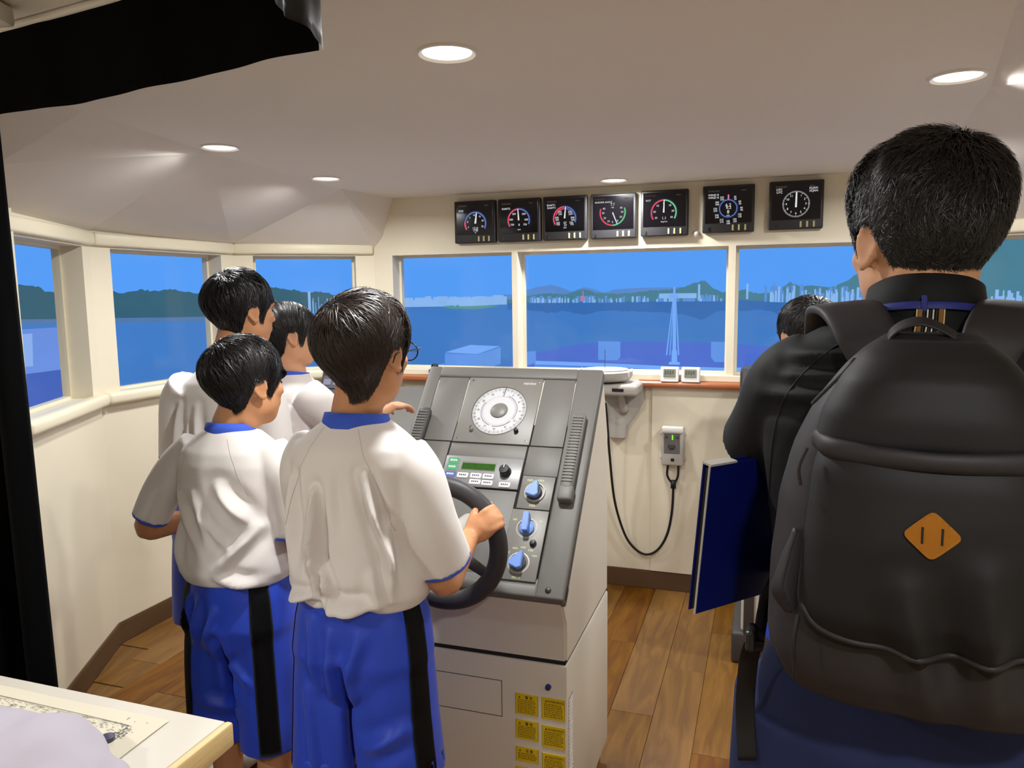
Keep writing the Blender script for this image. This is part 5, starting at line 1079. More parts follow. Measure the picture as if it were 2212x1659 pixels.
def kid(label, loc, yaw, h, head, hyaw, hair, zh, zn, arms, sleeves, shirt=None, pants=None, skin=None, hpitch=0.0, lean=(0, 0), hh=None, legs=None, neckr=0.050, wid=1.0, dep=1.0, neck=None, stripe=True, hroll=0.0, hem=0.135):
    k = h / 1.5; tl, td = tolocal(loc, yaw); hh = hh or 0.222
    A = {}
    for s, a in arms.items(): A[s] = dict(j=[tl(x) for x in a['j']], f=td(a['f']), b=td(a['b']), curl=a.get('curl', (25, 30, 20)), thumb=a.get('thumb', (30, 20)), L=a.get('L', 0.150 * k))
    SL = {}
    for s, a in sleeves.items(): SL[s] = dict(pts=[tl(x) for x in a['pts']], r=a['r'], flat=a.get('flat', (1, 1)), up=a.get('up', (0, 1, 0)))
    zp = zh + 0.03
    lg = legs or {s: ((0.078 * k * s, 0, zp - 0.08), (0.085 * k * s, 0.015, 0.27 * h), (0.080 * k * s, -0.01, 0.055)) for s in (1, -1)}
    nz = zn; nk = neck or (lean[0], lean[1] + 0.004, nz)
    sh = dict(rings=torso_rings(zh, zn, wid, dep, lean, hem=hem), sleeve=SL, mat=M_SHIRT, trim=M_COLLAR, zn=zn, collar=((nk[0], nk[1], zn - 0.006), 0.068 * k, 0.067 * k, 0.026, 0.010), amp=0.0020, seed=int(h * 1000))
    sh.update(shirt or {})
    pr = dict(rings=[(zp + 0.012, 0.118 * wid, 0.082), (zp, 0.134 * wid, 0.094), (zp - 0.06, 0.150 * wid, 0.106), (zp - 0.14, 0.158 * wid, 0.112, 0, -0.004), (zp - 0.20, 0.150 * wid, 0.100), (zp - 0.235, 0.110 * wid, 0.07)],
              legs={s: dict(pts=[(0.074 * k * s, 0, zp - 0.10), (0.080 * k * s, -0.002, zp - 0.25), (0.088 * k * s, 0.002, max(0.30 * h, zp - 0.46))], r=[0.084 * wid, 0.090 * wid, 0.096 * wid], flat=(1.05, 0.92)) for s in (1, -1)},
              mat=M_SHORT, stripe=(zp - 0.008, max(0.30 * h, zp - 0.46) + 0.004) if stripe else None, amp=0.0022, seed=int(h * 777))
    pr.update(pants or {})
    c = dict(head=tl(head), hyaw=hyaw - yaw, hpitch=hpitch, hroll=hroll, hh=hh, neck=nk, nr=neckr, pelvis=(0, 0, zp - 0.02), k=k, arms=A, legs=lg, skin=skin or M_SKIN, hair=hair, shirt=sh, pants=pr)
    return person(label, loc, yaw, c)

Y1 = rad(-18.5)
# --- pupil at the wheel ------------------------------------------------------------------
p1 = Vector((-0.332, 1.600, 0)); t1, _ = tolocal(p1, Y1)
kid('pupil with brown hair and glasses steering at the wheel, white jersey, blue shorts', p1, Y1, 1.50, (-0.302, 1.605, 1.372), rad(-24),
    dict(m=M_HBRN, n=24000, length=0.075, thick=(0.024, 0.028, 0.024, 0.004), seed=11, whorl=(-0.15, -0.62, 0.75), width=0.0007),
    0.842, 1.238,
    {1: dict(j=[(-0.228, 1.578, 1.125), (-0.152, 1.570, 0.890), (-0.105, 1.750, 0.925)], f=(0.78, 0.0, 0.624), b=(-0.15, -0.92, 0.30), curl=(70, 78, 50), thumb=(18, 2), L=0.152),
     -1: dict(j=[(-0.445, 1.665, 1.150), (-0.445, 1.74, 0.91), (-0.33, 1.83, 0.95)], f=(0.05, 0.06, 0.03), b=(-0.5, -0.5, 0.5), curl=(55, 65, 40))},
    {1: dict(pts=[(-0.235, 1.575, 1.168), (-0.203, 1.560, 1.115), (-0.178, 1.556, 1.02), (-0.152, 1.580, 0.925)], r=[0.058, 0.063, 0.064, 0.066], flat=(0.98, 0.94)),
     -1: dict(pts=[(-0.425, 1.640, 1.172), (-0.452, 1.655, 1.12), (-0.455, 1.685, 1.04), (-0.450, 1.72, 0.955)], r=[0.058, 0.060, 0.062, 0.064])},
    shirt=dict(folds=[((-0.045, 1.10), (-0.040, 0.88), 0.010, 0.020, -1), ((-0.030, 0.95), (0.0, 0.870), 0.010, 0.014, -1), ((0.064, 1.14), (0.112, 0.95), 0.010, 0.016, -1), ((0.108, 1.04), (0.120, 0.88), 0.010, 0.014, -1), ((-0.115, 1.12), (-0.120, 0.92), 0.012, 0.010, -1),
                      ((-0.02, 0.866), (0.085, 0.872), 0.013, 0.016, -1), ((-0.12, 0.866), (-0.05, 0.882), 0.010, 0.012, -1), ((0.01, 1.14), (0.02, 1.02), 0.016, -0.004, -1), ((-0.075, 1.14), (-0.065, 1.02), 0.016, 0.004, -1), ((0.085, 0.93), (0.10, 0.86), 0.014, 0.008, -1)], amp=0.0016,
               seams=[([(0.040, -0.6, 1.226), (0.062, -0.6, 1.18), (0.094, -0.6, 1.10), (0.116, -0.6, 1.02)], (0, 1, 0)), ([(-0.040, -0.6, 1.226), (-0.066, -0.6, 1.18), (-0.105, -0.6, 1.10), (-0.126, -0.6, 1.02)], (0, 1, 0))]),
    pants=dict(folds=[((-0.02, 0.80), (-0.015, 0.62), 0.012, 0.006, -1), ((0.0, 0.72), (0.0, 0.45), 0.014, -0.016, -1), ((-0.07, 0.82), (-0.06, 0.66), 0.012, 0.006, -1), ((0.05, 0.80), (0.02, 0.70), 0.016, 0.006, -1), ((0.13, 0.60), (0.05, 0.55), 0.018, 0.008, -1), ((-0.09, 0.66), (-0.07, 0.42), 0.012, 0.005, -1)], sang=-20))
# --- shorter pupil at the left --------------------------------------------------------------
Y2 = rad(-17); p2 = Vector((-0.735, 1.965, 0))
kid('shorter pupil with black bowl cut at the left, in blue shorts with black stripe', p2, Y2, 1.39, (-0.688, 1.985, 1.268), rad(-40),
    dict(m=M_HBLK, n=18000, length=0.075, thick=(0.022, 0.025, 0.022, 0.004), seed=21, whorl=(-0.1, -0.6, 0.78), width=0.0008,
         line=[(0, 0.12), (40, 0.08), (60, -0.02), (70, -0.12), (78, -0.08), (85, 0.05), (95, 0.08), (108, 0.08), (117, -0.05), (130, -0.18), (155, -0.27), (180, -0.29)]),
    0.756, 1.158,
    {1: dict(j=[(-0.605, 1.935, 1.075), (-0.578, 1.945, 0.85), (-0.600, 2.045, 0.69)], f=(0, 0.03, -0.10), b=(0.9, -0.3, 0)),
     -1: dict(j=[(-0.870, 2.015, 1.075), (-1.000, 2.02, 0.875), (-0.86, 2.14, 0.87)], f=(0.08, 0.06, 0), b=(-0.3, 0.6, 0.5))},
    {1: dict(pts=[(-0.640, 1.945, 1.095), (-0.598, 1.93, 1.045), (-0.582, 1.93, 0.97), (-0.577, 1.935, 0.885)], r=[0.058, 0.062, 0.060, 0.062]),
     -1: dict(pts=[(-0.840, 2.01, 1.095), (-0.895, 2.01, 1.045), (-0.945, 2.012, 0.98), (-0.985, 2.017, 0.905)], r=[0.056, 0.054, 0.050, 0.049])},
    shirt=dict(folds=[((0.03, 1.02), (0.10, 0.93), 0.018, 0.014, -1), ((0.12, 0.92), (0.02, 0.80), 0.016, 0.010, -1), ((-0.05, 1.0), (0.0, 0.86), 0.014, 0.005, -1), ((-0.12, 1.0), (-0.02, 0.84), 0.014, 0.005, -1), ((0.03, 0.79), (0.12, 0.775), 0.014, 0.010, -1), ((-0.12, 0.90), (-0.11, 0.80), 0.014, 0.007, -1), ((-0.02, 0.94), (0.06, 0.86), 0.012, 0.005, -1)],
               seams=[([(0.038, -0.6, 1.140), (0.070, -0.6, 1.08), (0.098, -0.6, 1.00)], (0, 1, 0)), ([(-0.042, -0.6, 1.140), (-0.08, -0.6, 1.08), (-0.11, -0.6, 1.0)], (0, 1, 0))]),
    pants=dict(folds=[((-0.05, 0.72), (-0.08, 0.60), 0.012, 0.006, -1), ((-0.09, 0.72), (-0.12, 0.62), 0.010, 0.006, -1), ((0.0, 0.70), (-0.04, 0.60), 0.012, 0.006, -1), ((0.0, 0.62), (0.01, 0.42), 0.014, -0.014, -1), ((-0.06, 0.44), (0.02, 0.40), 0.018, 0.006, -1), ((0.02, 0.56), (0.08, 0.50), 0.016, 0.005, -1)], sang=-46, sw=0.25,
               legs={s: dict(pts=[(0.070 * s, 0, 0.68), (0.076 * s, -0.002, 0.53), (0.080 * s, 0.002, 0.30)], r=[0.082, 0.086, 0.090], flat=(1.05, 0.95)) for s in (1, -1)}, stripe=(0.778, 0.31)),
    skin=M_SKIN, hh=0.215, neckr=0.046, wid=0.985)
# --- tall pupil behind ------------------------------------------------------------------------
Y3 = rad(-22); p3 = Vector((-0.925, 2.350, 0))
kid('tall pupil with black hair at the far left, behind the shorter pupil, before the windows', p3, Y3, 1.56, (-0.845, 2.435, 1.448), rad(-42),
    dict(m=M_HBLK, n=14000, length=0.075, thick=(0.024, 0.026, 0.020, 0.004), seed=31, width=0.0009), 0.86, 1.285,
    {1: dict(j=[(-0.78, 2.34, 1.19), (-0.75, 2.36, 0.96), (-0.755, 2.42, 0.75)], f=(0, 0.02, -0.1), b=(1, 0, 0)), -1: dict(j=[(-1.05, 2.42, 1.19), (-1.085, 2.45, 0.95), (-1.06, 2.52, 0.75)], f=(0, 0.02, -0.1), b=(-1, 0, 0))},
    {1: dict(pts=[(-0.81, 2.34, 1.22), (-0.765, 2.34, 1.16), (-0.755, 2.345, 1.06), (-0.75, 2.355, 0.99)], r=[0.062, 0.066, 0.066, 0.068]), -1: dict(pts=[(-1.02, 2.40, 1.22), (-1.06, 2.43, 1.16), (-1.075, 2.44, 1.06), (-1.083, 2.45, 0.98)], r=[0.062, 0.066, 0.066, 0.068])},
    shirt=dict(folds=[((-0.10, 1.16), (-0.10, 0.98), 0.013, 0.008, -1), ((-0.02, 1.16), (0.0, 1.0), 0.014, 0.006, -1), ((-0.05, 1.10), (-0.045, 0.95), 0.010, 0.006, -1)], collar=((0.0, 0.064, 1.275), 0.068, 0.067, 0.026, 0.010)), lean=(0.0, 0.06), wid=1.02, skin=M_SKIN, neck=(0.0, 0.066, 1.285))
# --- pupil with parted hair at the engine desk ----------------------------------------------------
Y4 = rad(-40); p4 = Vector((-0.835, 2.770, 0))
kid('pupil with parted black hair in profile, reaching towards the red buttons', p4, Y4, 1.46, (-0.800, 2.790, 1.352), rad(-64),
    dict(m=M_HBLK, n=12000, length=0.09, thick=(0.012, 0.020, 0.012, 0.004), seed=41, width=0.0009, part=-0.12, droop=0.7, jit=0.08), 0.80, 1.215,
    {1: dict(j=[(-0.700, 2.675, 1.14), (-0.610, 2.765, 1.00), (-0.475, 2.96, 1.06)], f=(0.07, 0.10, -0.01), b=(0.1, 0, 1), curl=(15, 20, 15)), -1: dict(j=[(-0.93, 2.88, 1.14), (-0.90, 2.99, 0.93), (-0.76, 3.05, 0.95)], f=(0.1, 0.05, 0), b=(0, 0, 1))},
    {1: dict(pts=[(-0.735, 2.69, 1.155), (-0.69, 2.68, 1.115), (-0.65, 2.71, 1.06), (-0.612, 2.757, 1.02)], r=[0.060, 0.064, 0.062, 0.060]), -1: dict(pts=[(-0.905, 2.85, 1.155), (-0.925, 2.88, 1.11), (-0.92, 2.92, 1.03), (-0.905, 2.97, 0.97)], r=[0.060, 0.064, 0.064, 0.064])},
    shirt=dict(folds=[((0.05, 1.0), (0.12, 1.04), 0.012, 0.007, -1), ((0.0, 0.98), (0.10, 0.94), 0.012, 0.006, -1), ((-0.02, 1.08), (0.06, 1.0), 0.014, 0.006, -1), ((0.11, 1.1), (0.12, 0.98), 0.012, 0.006, -1)], collar=((0.0, 0.034, 1.206), 0.066, 0.066, 0.024, 0.010)), lean=(0.0, 0.03), skin=M_SKIN2, neck=(0, 0.034, 1.215))
# --- pupil behind the adult ---------------------------------------------------------------------
Y5 = rad(-6); p5 = Vector((0.925, 2.25, 0))
kid('pupil with a round dark head, half hidden behind the adult at the right', p5, Y5, 1.47, (0.890, 2.30, 1.352), rad(8),
    dict(m=M_HBLK, n=12000, length=0.04, thick=(0.012, 0.013, 0.010, 0.003), seed=51, width=0.0008, whorl=(-0.05, -0.72, 0.68), jit=0.15), 0.81, 1.215,
    {1: dict(j=[(1.05, 2.25, 1.13), (1.08, 2.33, 0.90), (1.06, 2.53, 0.92)], f=(0, 0.1, 0), b=(0, 0, 1)), -1: dict(j=[(0.80, 2.25, 1.13), (0.78, 2.33, 0.90), (0.84, 2.53, 0.92)], f=(0, 0.1, 0), b=(0, 0, 1))},
    {1: dict(pts=[(1.02, 2.25, 1.15), (1.06, 2.25, 1.10), (1.073, 2.28, 1.0), (1.08, 2.31, 0.94)], r=[0.060, 0.064, 0.064, 0.066]), -1: dict(pts=[(0.83, 2.25, 1.15), (0.79, 2.25, 1.10), (0.782, 2.28, 1.0), (0.778, 2.31, 0.94)], r=[0.060, 0.064, 0.064, 0.066])},
    lean=(-0.02, 0.04), skin=M_SKIN2, neck=(-0.02, 0.044, 1.215), hpitch=rad(-10), shirt=dict(collar=((-0.02, 0.044, 1.206), 0.066, 0.066, 0.024, 0.010)))

# --- glasses of the pupil at the wheel
g1 = next(o for o in COL.objects if o.get('label', '').startswith('pupil with brown hair'))
HM1 = Matrix.Translation(Vector(t1((-0.302, 1.605, 1.372)))) @ Matrix.Rotation(rad(-24) - Y1, 4, 'Z') @ Matrix.Scale(0.222, 4)
b = B()
for s in (-1, 1):
    q = np.linspace(0, 2 * math.pi, 32, endpoint=False); pts = [tuple(HM1 @ Vector((0.155 * s + 0.125 * math.cos(a), 0.49 - 0.03 * abs(math.cos(a) * s + 0.0) - 0.02, 0.0 + 0.092 * math.sin(a)))) for a in q]; tube(b, pts, 0.0016, 6, closed=True)
    tube(b, [tuple(HM1 @ Vector(p)) for p in ((0.28 * s, 0.455, 0.03), (0.335 * s, 0.40, 0.035), (0.36 * s, 0.10, 0.03), (0.355 * s, -0.06, 0.02), (0.35 * s, -0.12, -0.06))], 0.0014, 6, 20)
tube(b, [tuple(HM1 @ Vector(p)) for p in ((-0.035, 0.475, 0.02), (0, 0.49, 0.035), (0.035, 0.475, 0.02))], 0.0014, 6, 8)
gl = obj('glasses', b, mat('spectacle_frame', (40, 42, 46), 0.3, 0.6), g1, smooth=True)
for s in (-1, 1):
    b = B(); q = np.linspace(0, 2 * math.pi, 32, endpoint=False); addmesh(b, [HM1 @ Vector((0.155 * s + 0.122 * math.cos(a), 0.468, 0.09 * math.sin(a))) for a in q], [list(range(32))]); bmesh.ops.solidify(b, geom=b.faces[:], thickness=0.0015); obj('lens', b, glassmat('lens_glass', (0.96, 0.98, 1.0), 0.10), gl)

# ================================================================== the adult with the backpack
YA = rad(-25); pa = Vector((0.530, 0.985, 0)); tA_, dA_ = tolocal(pa, YA)
M_JKT = mat('black_softshell', (17, 18, 20), 0.72, spec=0.25, var=0.06, vscale=14, bump=0.03, bscale=800)
M_JEAN = mat('navy_denim', (34, 42, 78), 0.8, spec=0.2, var=0.12, vscale=40, bump=0.05, bscale=900)
M_SEAMB = mat('black_seam', (10, 10, 11), 0.7)
jr = [(1.00, 0.150, 0.100), (1.015, 0.170, 0.118), (1.06, 0.178, 0.122), (1.14, 0.176, 0.118), (1.24, 0.186, 0.118), (1.32, 0.196, 0.118), (1.375, 0.196, 0.110), (1.415, 0.176, 0.096), (1.445, 0.125, 0.082), (1.462, 0.085, 0.072), (1.475, 0.066, 0.066)]
c = dict(head=tA_((0.528, 1.005, 1.556)), hyaw=rad(2) - YA, hpitch=rad(-2), hh=0.216, neck=(0, 0.0, 1.462), nr=0.058, pelvis=(0, 0, 0.93), k=1.17, skin=M_SKIN2, socks=False, shoe=M_BLACK,
    arms={-1: dict(j=[tA_((0.395, 1.05, 1.365)), tA_((0.384, 1.175, 1.225)), tA_((0.50, 1.34, 1.25))], f=dA_((0.08, 0.08, -0.03)), b=dA_((-0.6, 0.5, 0.3)), curl=(40, 45, 30)),
          1: dict(j=[(0.19, 0.0, 1.39), (0.25, 0.05, 1.12), (0.18, 0.26, 1.05)], f=(-0.05, 0.1, 0.02), b=(0.3, 0.2, 0.9), curl=(40, 45, 30))},
    legs={s: ((0.105 * s, 0, 0.90), (0.128 * s, 0.02, 0.48), (0.128 * s, -0.01, 0.07)) for s in (1, -1)},
    hair=dict(m=M_HADL, n=42000, length=0.022, thick=(0.028, 0.016, 0.012, 0.002), seed=61, width=0.00045, whorl=(0.1, -0.45, 0.88), droop=0.35, jit=0.30, lift=0.006, S=4,
              line=[(0, 0.22), (40, 0.20), (60, 0.10), (70, -0.06), (76, -0.06), (83, 0.10), (95, 0.12), (110, 0.11), (119, -0.02), (130, -0.16), (155, -0.28), (180, -0.31)]),
    shirt=dict(name='jacket', rings=jr, mat=M_JKT, zn=1.46, amp=0.0025, seed=9, vox=0.0055, sm=7, sleeve={-1: dict(pts=[tA_((0.425, 1.035, 1.385)), tA_((0.395, 1.05, 1.362)), tA_((0.390, 1.09, 1.315)), tA_((0.382, 1.14, 1.262))], r=[0.064, 0.067, 0.068, 0.068]), 1: dict(pts=[(0.13, 0, 1.40), (0.20, 0.0, 1.375), (0.235, 0.02, 1.28), (0.25, 0.045, 1.15)], r=[0.070, 0.076, 0.076, 0.075])},
        folds=[((-0.06, 1.415), (-0.15, 1.412), 0.010, 0.006, -1), ((-0.06, 1.395), (-0.17, 1.385), 0.010, 0.007, -1), ((-0.06, 1.372), (-0.19, 1.360), 0.012, 0.006, -1)], seams=[([(-0.055, -0.6, 1.452), (-0.12, -0.6, 1.41), (-0.165, -0.6, 1.34), (-0.178, -0.6, 1.22), (-0.178, -0.6, 1.10)], (0, 1, 0))], seammat=M_SEAMB, seamr=0.0013),
    pants=dict(name='trousers', rings=[(1.03, 0.150, 0.10), (0.98, 0.178, 0.120), (0.90, 0.205, 0.130), (0.82, 0.205, 0.120), (0.79, 0.16, 0.08)], legs={s: dict(pts=[(0.11 * s, 0, 0.92), (0.13 * s, 0.01, 0.55), (0.13 * s, -0.01, 0.06)], r=[0.112, 0.100, 0.085]) for s in (1, -1)}, mat=M_JEAN, amp=0.003))
adult, jacket, trousers, HMA = person('adult with short dark hair in a black jacket, seen from behind at the right', pa, YA, c)
# collar, lanyard and woven loop
b = B(); ring = []; q = np.linspace(0, 2 * math.pi, 72, endpoint=False)
for dz, o_ in ((-0.014, 0.012), (0.014, 0.006), (0.048, 0.001), (0.050, -0.003), (0.046, -0.006), (0.0, -0.004)):
    ring.append(np.stack([(0.066 + o_) * np.cos(q), 0.0 + (0.064 + o_) * np.sin(q), 1.468 + dz * (1 - 0.25 * (np.sin(q) + 1) / 2) - 0.016 * (np.sin(q) + 1)], 1))
loft(b, ring, False, False); obj('collar', b, M_JKT, jacket, smooth=True)
M_LAN = mat('blue_lanyard', (36, 44, 120), 0.6, bump=0.05, bscale=500)
b = B(); ring = []
for dz, o_ in ((-0.004, 0.0135), (0.004, 0.0125), (0.005, 0.0095), (-0.004, 0.0105)): ring.append(np.stack([(0.066 + o_) * np.cos(q), (0.064 + o_) * np.sin(q), 1.478 + dz - 0.016 * (np.sin(q) + 1) - 0.04 * sm(0.1, 1.0, np.sin(q))], 1))
loft(b, ring + [ring[0]], False, False); obj('lanyard', b, M_LAN, adult, smooth=True)
b = B(); box(b, (-0.004, -0.0785, 1.480), (0.006, 0.006, 0.020), 0.002, 2); obj('lanyard_clip', b, M_LAN, adult)
for x, w_, col in ((-0.0145, 0.0015, (214, 190, 130)), (-0.011, 0.0055, (120, 84, 30)), (-0.0065, 0.002, (30, 26, 24)), (-0.003, 0.0016, (220, 214, 200)), (0.0, 0.0016, (30, 26, 24)), (0.003, 0.0016, (220, 214, 200)), (0.0065, 0.002, (30, 26, 24)), (0.011, 0.0055, (120, 84, 30)), (0.0145, 0.0015, (214, 190, 130))):
    b = B(); tube(b, [(x + 0.003, -0.0800, 1.473), (x + 0.002, -0.088, 1.455), (x, -0.094, 1.44), (x - 0.001, -0.097, 1.415)], w_ / 2, 6, 10, flat=(0.5, 1.0), up=(0, 1, 0)); obj('woven_band', b, mat('band', col, 0.7), jacket)

# ================================================================== backpack
M_BAG = mat('black_nylon', (16, 14, 15), 0.62, spec=0.35, var=0.08, vscale=18, bump=0.05, bscale=1100)
M_BAG2 = mat('grey_nylon', (34, 30, 32), 0.6, spec=0.4, var=0.08, vscale=18, bump=0.06, bscale=900)
bp = thing('backpack', 'black backpack with an orange diamond patch on the adult\'s back', 'backpack', (pa.x, pa.y, 0), YA)
def bagsec(z0, z1, w0, w1, yb, yf, e=3.2, n=14, top_round=0.05, bot=0.04):
    """soft box: back face at yb, front face at yf (negative), widths w0 at the back and w1 at the front"""
    rings = []
    for i in range(n + 1):
        t = i / n; z = z0 + (z1 - z0) * t; g = 1.0
        if z > z1 - top_round: g = math.sqrt(max(0.03, 1 - ((z - (z1 - top_round)) / top_round) ** 2))
        if z < z0 + bot: g = math.sqrt(max(0.06, 1 - ((z0 + bot - z) / bot) ** 2))
        q = np.linspace(0, 2 * math.pi, 64, endpoint=False); cs, sn = np.cos(q), np.sin(q); s_ = np.sign(sn) * np.abs(sn) ** (2 / e); f = (1 - s_) / 2      # f = 0 at the back, 1 at the front
        x = np.sign(cs) * np.abs(cs) ** (2 / e) * (w0 + (w1 - w0) * f) / 2 * (0.55 + 0.45 * g); y = yb + (yf - yb) * (0.0 + f * (0.25 + 0.75 * g)); rings.append(np.stack([x, y, np.full(64, z)], 1))
    return rings
wvb = waves(77, 16, 10, 34, (1, 1, 0.4)); ffb = foldfn([((-0.02, 1.20), (0.01, 1.05), 0.018, 0.006, -1), ((0.05, 1.22), (0.06, 1.06), 0.018, 0.006, -1)])
def bpost(a): return lambda P, N: P + N * (a * wvb(P) + ffb(P, N))[:, None]
def bagrings(spec, yb, e=2.8):
    rings = []
    zz_ = np.linspace(spec[0][0], spec[-1][0], 26); sp_ = np.array(spec)
    for z in zz_:
        w0, w1, dp_ = [float(np.interp(z, sp_[:, 0], sp_[:, k_])) for k_ in (1, 2, 3)]
        q = np.linspace(0, 2 * math.pi, 64, endpoint=False); cs, sn = np.cos(q), np.sin(q); s_ = np.sign(sn) * np.abs(sn) ** (2 / e); f = (1 - s_) / 2
        rings.append(np.stack([np.sign(cs) * np.abs(cs) ** (2 / e) * (w0 + (w1 - w0) * f) / 2, yb - dp_ * f, np.full(64, z)], 1))
    return rings
b = B(); loft(b, bagrings([(1.025, 0.26, 0.18, 0.09), (1.04, 0.32, 0.24, 0.14), (1.08, 0.365, 0.26, 0.160), (1.18, 0.375, 0.25, 0.165), (1.26, 0.355, 0.24, 0.160), (1.32, 0.315, 0.22, 0.150), (1.37, 0.255, 0.195, 0.140), (1.41, 0.185, 0.16, 0.120), (1.435, 0.13, 0.12, 0.09), (1.447, 0.09, 0.08, 0.05)], -0.112)); main = remesh(b, 'main_compartment', 0.006, 6, M_BAG2, bp, bpost(0.003))
b = B(); loft(b, bagrings([(1.325, 0.23, 0.20, 0.10), (1.335, 0.24, 0.21, 0.118), (1.37, 0.225, 0.19, 0.118), (1.405, 0.185, 0.16, 0.108), (1.43, 0.145, 0.12, 0.085), (1.442, 0.11, 0.09, 0.055)], -0.165)); obj_top = remesh(b, 'top_pocket', 0.005, 5, M_BAG, bp, bpost(0.002))
b = B(); loft(b, bagrings([(1.115, 0.22, 0.17, 0.07), (1.125, 0.26, 0.21, 0.105), (1.16, 0.275, 0.225, 0.122), (1.24, 0.260, 0.215, 0.125), (1.31, 0.240, 0.205, 0.118), (1.332, 0.225, 0.19, 0.108)], -0.180)); fpk = remesh(b, 'front_pocket', 0.005, 5, M_BAG, bp, bpost(0.0026))
fb = bvh_of(fpk); mb_ = bvh_of(main); tb = bvh_of(obj_top)
b = B(); tube(b, [(-0.110, -0.225, 1.336), (-0.085, -0.272, 1.333), (0.0, -0.292, 1.331), (0.085, -0.272, 1.333), (0.110, -0.225, 1.336)], [0.011, 0.012, 0.010, 0.012, 0.011], 10, 40, flat=(1.0, 0.6)); obj('zip_flap', b, M_BAG2, bp, smooth=True)
wrapline(mb_, [(-0.178, -0.7, 1.12), (-0.170, -0.7, 1.25), (-0.135, -0.7, 1.34), (-0.075, -0.7, 1.42)], (0, 1, 0), 0.0035, M_BAG2, bp, 'piping')
wrapline(fb, [(-0.118, -0.7, 1.16), (-0.09, -0.7, 1.138), (0.02, -0.7, 1.132), (0.10, -0.7, 1.140)], (0, 1, 0), 0.0035, M_BAG2, bp, 'pocket_zip')
# orange lash tab
PX, PZ = 0.0, 1.262; rows = []
M_TAN = mat('tan_suede', (196, 128, 44), 0.8, spec=0.15, var=0.12, vscale=60, bump=0.06, bscale=500)
def lash(u_, v_):
    r = 0.0185; a, b__ = (u_ - v_) * r * 0.72, (u_ + v_) * r * 0.68; return a, b__
def rc_(t): return math.copysign(abs(t) ** 0.9, t)
N_ = 13
for i in range(N_):
    row = []
    for j in range(N_):
        u_, v_ = -1 + 2 * i / (N_ - 1), -1 + 2 * j / (N_ - 1); m_ = 1 - 0.10 * (abs(u_) ** 6) * (abs(v_) ** 6); a, c_ = lash(u_ * m_, v_ * m_); row.append((Vector((PX + a, -0.8, PZ + c_)), Vector((0, 1, 0))))
    rows.append(row)
tab = wrap(fb, rows, M_TAN, bp, 'lash_tab', 0.003, 0.0026)
tbv = bvh_of(tab)
for x in (-0.0085, 0.0085):
    b = B(); pts = []
    for z in np.linspace(PZ - 0.008, PZ + 0.008, 6):
        h_ = tbv.ray_cast(Vector((PX + x, -0.8, z)), Vector((0, 1, 0))); pts.append(tuple(h_[0] if h_[0] is not None else Vector((PX + x, -0.29, z))))
    tube(b, pts, 0.0011, 6); obj('slit', b, M_BLACK, tab)
# straps and carry loop
def strap(s):
    b = B(); tube(b, [(0.055 * s, -0.118, 1.425), (0.072 * s, -0.098, 1.462), (0.085 * s, -0.045, 1.480), (0.100 * s, 0.03, 1.468), (0.115 * s, 0.105, 1.40), (0.13 * s, 0.130, 1.28), (0.15 * s, 0.10, 1.14), (0.178 * s, -0.01, 1.06), (0.175 * s, -0.12, 1.045)], [0.030, 0.032, 0.032, 0.030, 0.028, 0.026, 0.016, 0.013, 0.013], 12, 60, flat=(0.22, 1.0), up=(0, 0.5, 1) if False else None); return obj('shoulder_strap', b, M_BAG2, bp, smooth=True)
def ribbon(name, pts, wd, side, th, m, par, n=60):
    P = spline(np.array(pts, float), n); S_ = spline(np.array(side, float), n); T = np.gradient(P, axis=0); T /= np.linalg.norm(T, axis=1)[:, None]; W_ = np.interp(np.linspace(0, 1, n), np.linspace(0, 1, len(wd)), wd); rings = []
    for i in range(n):
        a = S_[i] - T[i] * (S_[i] @ T[i]); a /= np.linalg.norm(a); nn = np.cross(T[i], a); rings.append(sring(P[i], W_[i] / 2, th / 2, a, nn, 4.0, 20))
    b = B(); loft(b, rings); return obj(name, b, m, par, smooth=True)
for s in (-1, 1):
    ribbon('shoulder_strap', [(0.050 * s, -0.128, 1.405), (0.066 * s, -0.112, 1.445), (0.085 * s, -0.070, 1.472), (0.108 * s, 0.0, 1.470), (0.118 * s, 0.075, 1.435), (0.125 * s, 0.125, 1.36), (0.135 * s, 0.135, 1.25), (0.155 * s, 0.11, 1.14), (0.182 * s, 0.0, 1.05), (0.178 * s, -0.12, 1.04)], [0.055, 0.066, 0.068, 0.066, 0.06, 0.055, 0.05, 0.028, 0.025, 0.025], [(1, 0.15 * s, -0.1 * s)] * 6 + [(1, 0, 0)] * 2 + [(0, 0, 1)] * 2, 0.014, M_BAG2, bp)
ribbon('carry_loop', [(-0.042, -0.150, 1.415), (-0.040, -0.158, 1.448), (-0.012, -0.160, 1.462), (0.022, -0.158, 1.447), (0.040, -0.15, 1.425)], [0.03, 0.028, 0.026, 0.028, 0.03], [(0, 1, 0.3)] * 5, 0.004, M_BAG2, bp, 30)
ribbon('compression_strap', [(-0.182, -0.13, 1.045), (-0.192, -0.10, 1.00), (-0.196, -0.09, 0.93), (-0.190, -0.10, 0.86)], [0.026] * 4, [(1, 0.4, 0)] * 4, 0.003, M_BAG, bp, 30)
b = B(); box(b, (-0.186, -0.125, 1.048), (0.012, 0.034, 0.028), 0.004, 2); obj('buckle', b, M_BLACK, bp)
b = B(); tube(b, [(-0.120, -0.272, 1.150), (-0.123, -0.280, 1.12), (-0.121, -0.278, 1.08)], 0.0022, 6, 10); obj('zip_pull', b, M_BLACK, bp)
b = B(); tube(b, [(-0.118, -0.255, 1.33), (-0.125, -0.262, 1.31), (-0.123, -0.26, 1.29)], 0.002, 6, 10); obj('zip_pull', b, M_BAG2, bp)
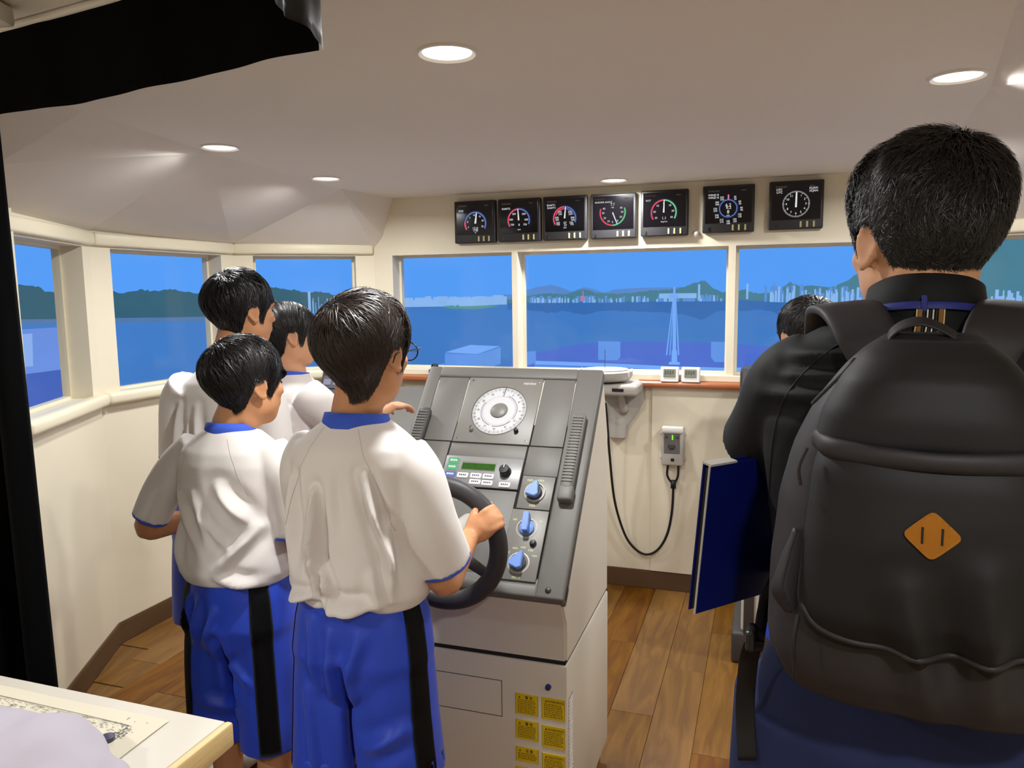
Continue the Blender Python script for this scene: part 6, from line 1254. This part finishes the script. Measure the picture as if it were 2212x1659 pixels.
ribbon('side_gusset', [(-0.132, -0.245, 1.14), (-0.144, -0.248, 1.165), (-0.138, -0.245, 1.20), (-0.128, -0.24, 1.235)], [0.012, 0.026, 0.020, 0.008], [(0.4, -0.6, 0.5)] * 4, 0.004, M_BAG2, bp, 24)
# ================================================================== blue folder under the arm
fo = Vector((0.254, 1.050, 1.040)); fx = Vector((0.86, 0.50, 0.0)).normalized(); fz = Vector((0.215, 0.0, 0.975)).normalized(); fy = fz.cross(fx).normalized(); fz = fx.cross(fy).normalized()
FM = Matrix(((fx.x, fy.x, fz.x, 0), (fx.y, fy.y, fz.y, 0), (fx.z, fy.z, fz.z, 0), (0, 0, 0, 1)))
fd = thing('folder', 'dark blue folder held under the adult\'s left arm', 'folder', fo); M_FOLD = mat('navy_cover', (8, 18, 88), 0.4, spec=0.4, var=0.04)
for y in (-0.007, 0.007):
    b = B(); boxr(b, 0.0, 0.31, y - 0.001, y + 0.001, 0.0, 0.222, 0.0008, 1, M=FM); obj('cover', b, M_FOLD, fd)
b = B(); boxr(b, 0.004, 0.305, -0.0055, 0.0055, 0.004, 0.216, M=FM); obj('pages', b, M_BLACK, fd)
b = B(); boxr(b, -0.0012, 0.0, -0.008, -0.005, 0.0, 0.222, M=FM); boxr(b, 0.0, 0.05, -0.0085, 0.0085, 0.221, 0.224, M=FM); obj('edge_binding', b, M_LGREY, fd)
b = B(); tube(b, [(0.395, 0.955, 0.93), (0.392, 0.95, 0.86), (0.396, 0.948, 0.80)], 0.0012, 5, 12)
o = obj('earphone_cord', b, mat('cyan_cord', (90, 150, 190), 0.5)); tag(o, 'thin light blue cord hanging over the navy trousers', 'cord')

# ================================================================== lavender cloth at the lower left corner
M_LAV = mat('lavender_cotton', (186, 180, 192), 0.85, spec=0.15, var=0.04, vscale=10, bump=0.04, bscale=500)
cl = thing('cloth_bundle', 'crumpled lavender grey cloth lying on the drawing at the bottom left', 'cloth', (-0.66, 0.972, 0.8545))
b = B(); bmesh.ops.create_icosphere(b, subdivisions=5, radius=1, matrix=Matrix.Translation((-0.02, -0.02, 0.02)) @ Matrix.Rotation(rad(-25), 4, 'Z') @ Matrix.Diagonal((0.17, 0.10, 0.055, 1)))
bmesh.ops.create_icosphere(b, subdivisions=4, radius=1, matrix=Matrix.Translation((0.10, -0.06, 0.005)) @ Matrix.Diagonal((0.065, 0.075, 0.035, 1)))
wl = waves(91, 18, 18, 55, (1, 1, 0.6)); wl2 = waves(92, 14, 60, 130, (1, 1, 0.6))
def clp(P, N):
    P = P + N * (0.009 * wl(P) + 0.0025 * wl2(P))[:, None]; P[:, 2] = np.maximum(P[:, 2], 0.003); return P
fab = remesh(b, 'fabric', 0.005, 4, M_LAV, cl, clp)
h_ = bvh_of(fab).ray_cast(Vector((0.085, 0.035, 0.3)), Vector((0, 0, -1))); hz_ = h_[0] if h_[0] is not None else Vector((0.085, 0.035, 0.03))
b = B(); lathe(b, [(0.010, -0.004), (0.010, 0.002), (0.006, 0.004), (0.0005, 0.0045)], 18, Matrix.Translation(hz_) @ (h_[1] if h_[1] is not None else Vector((0, 0, 1))).to_track_quat('Z', 'Y').to_matrix().to_4x4()); obj('snap_button', b, mat('navy_snap', (70, 66, 92), 0.5), cl, smooth=40)
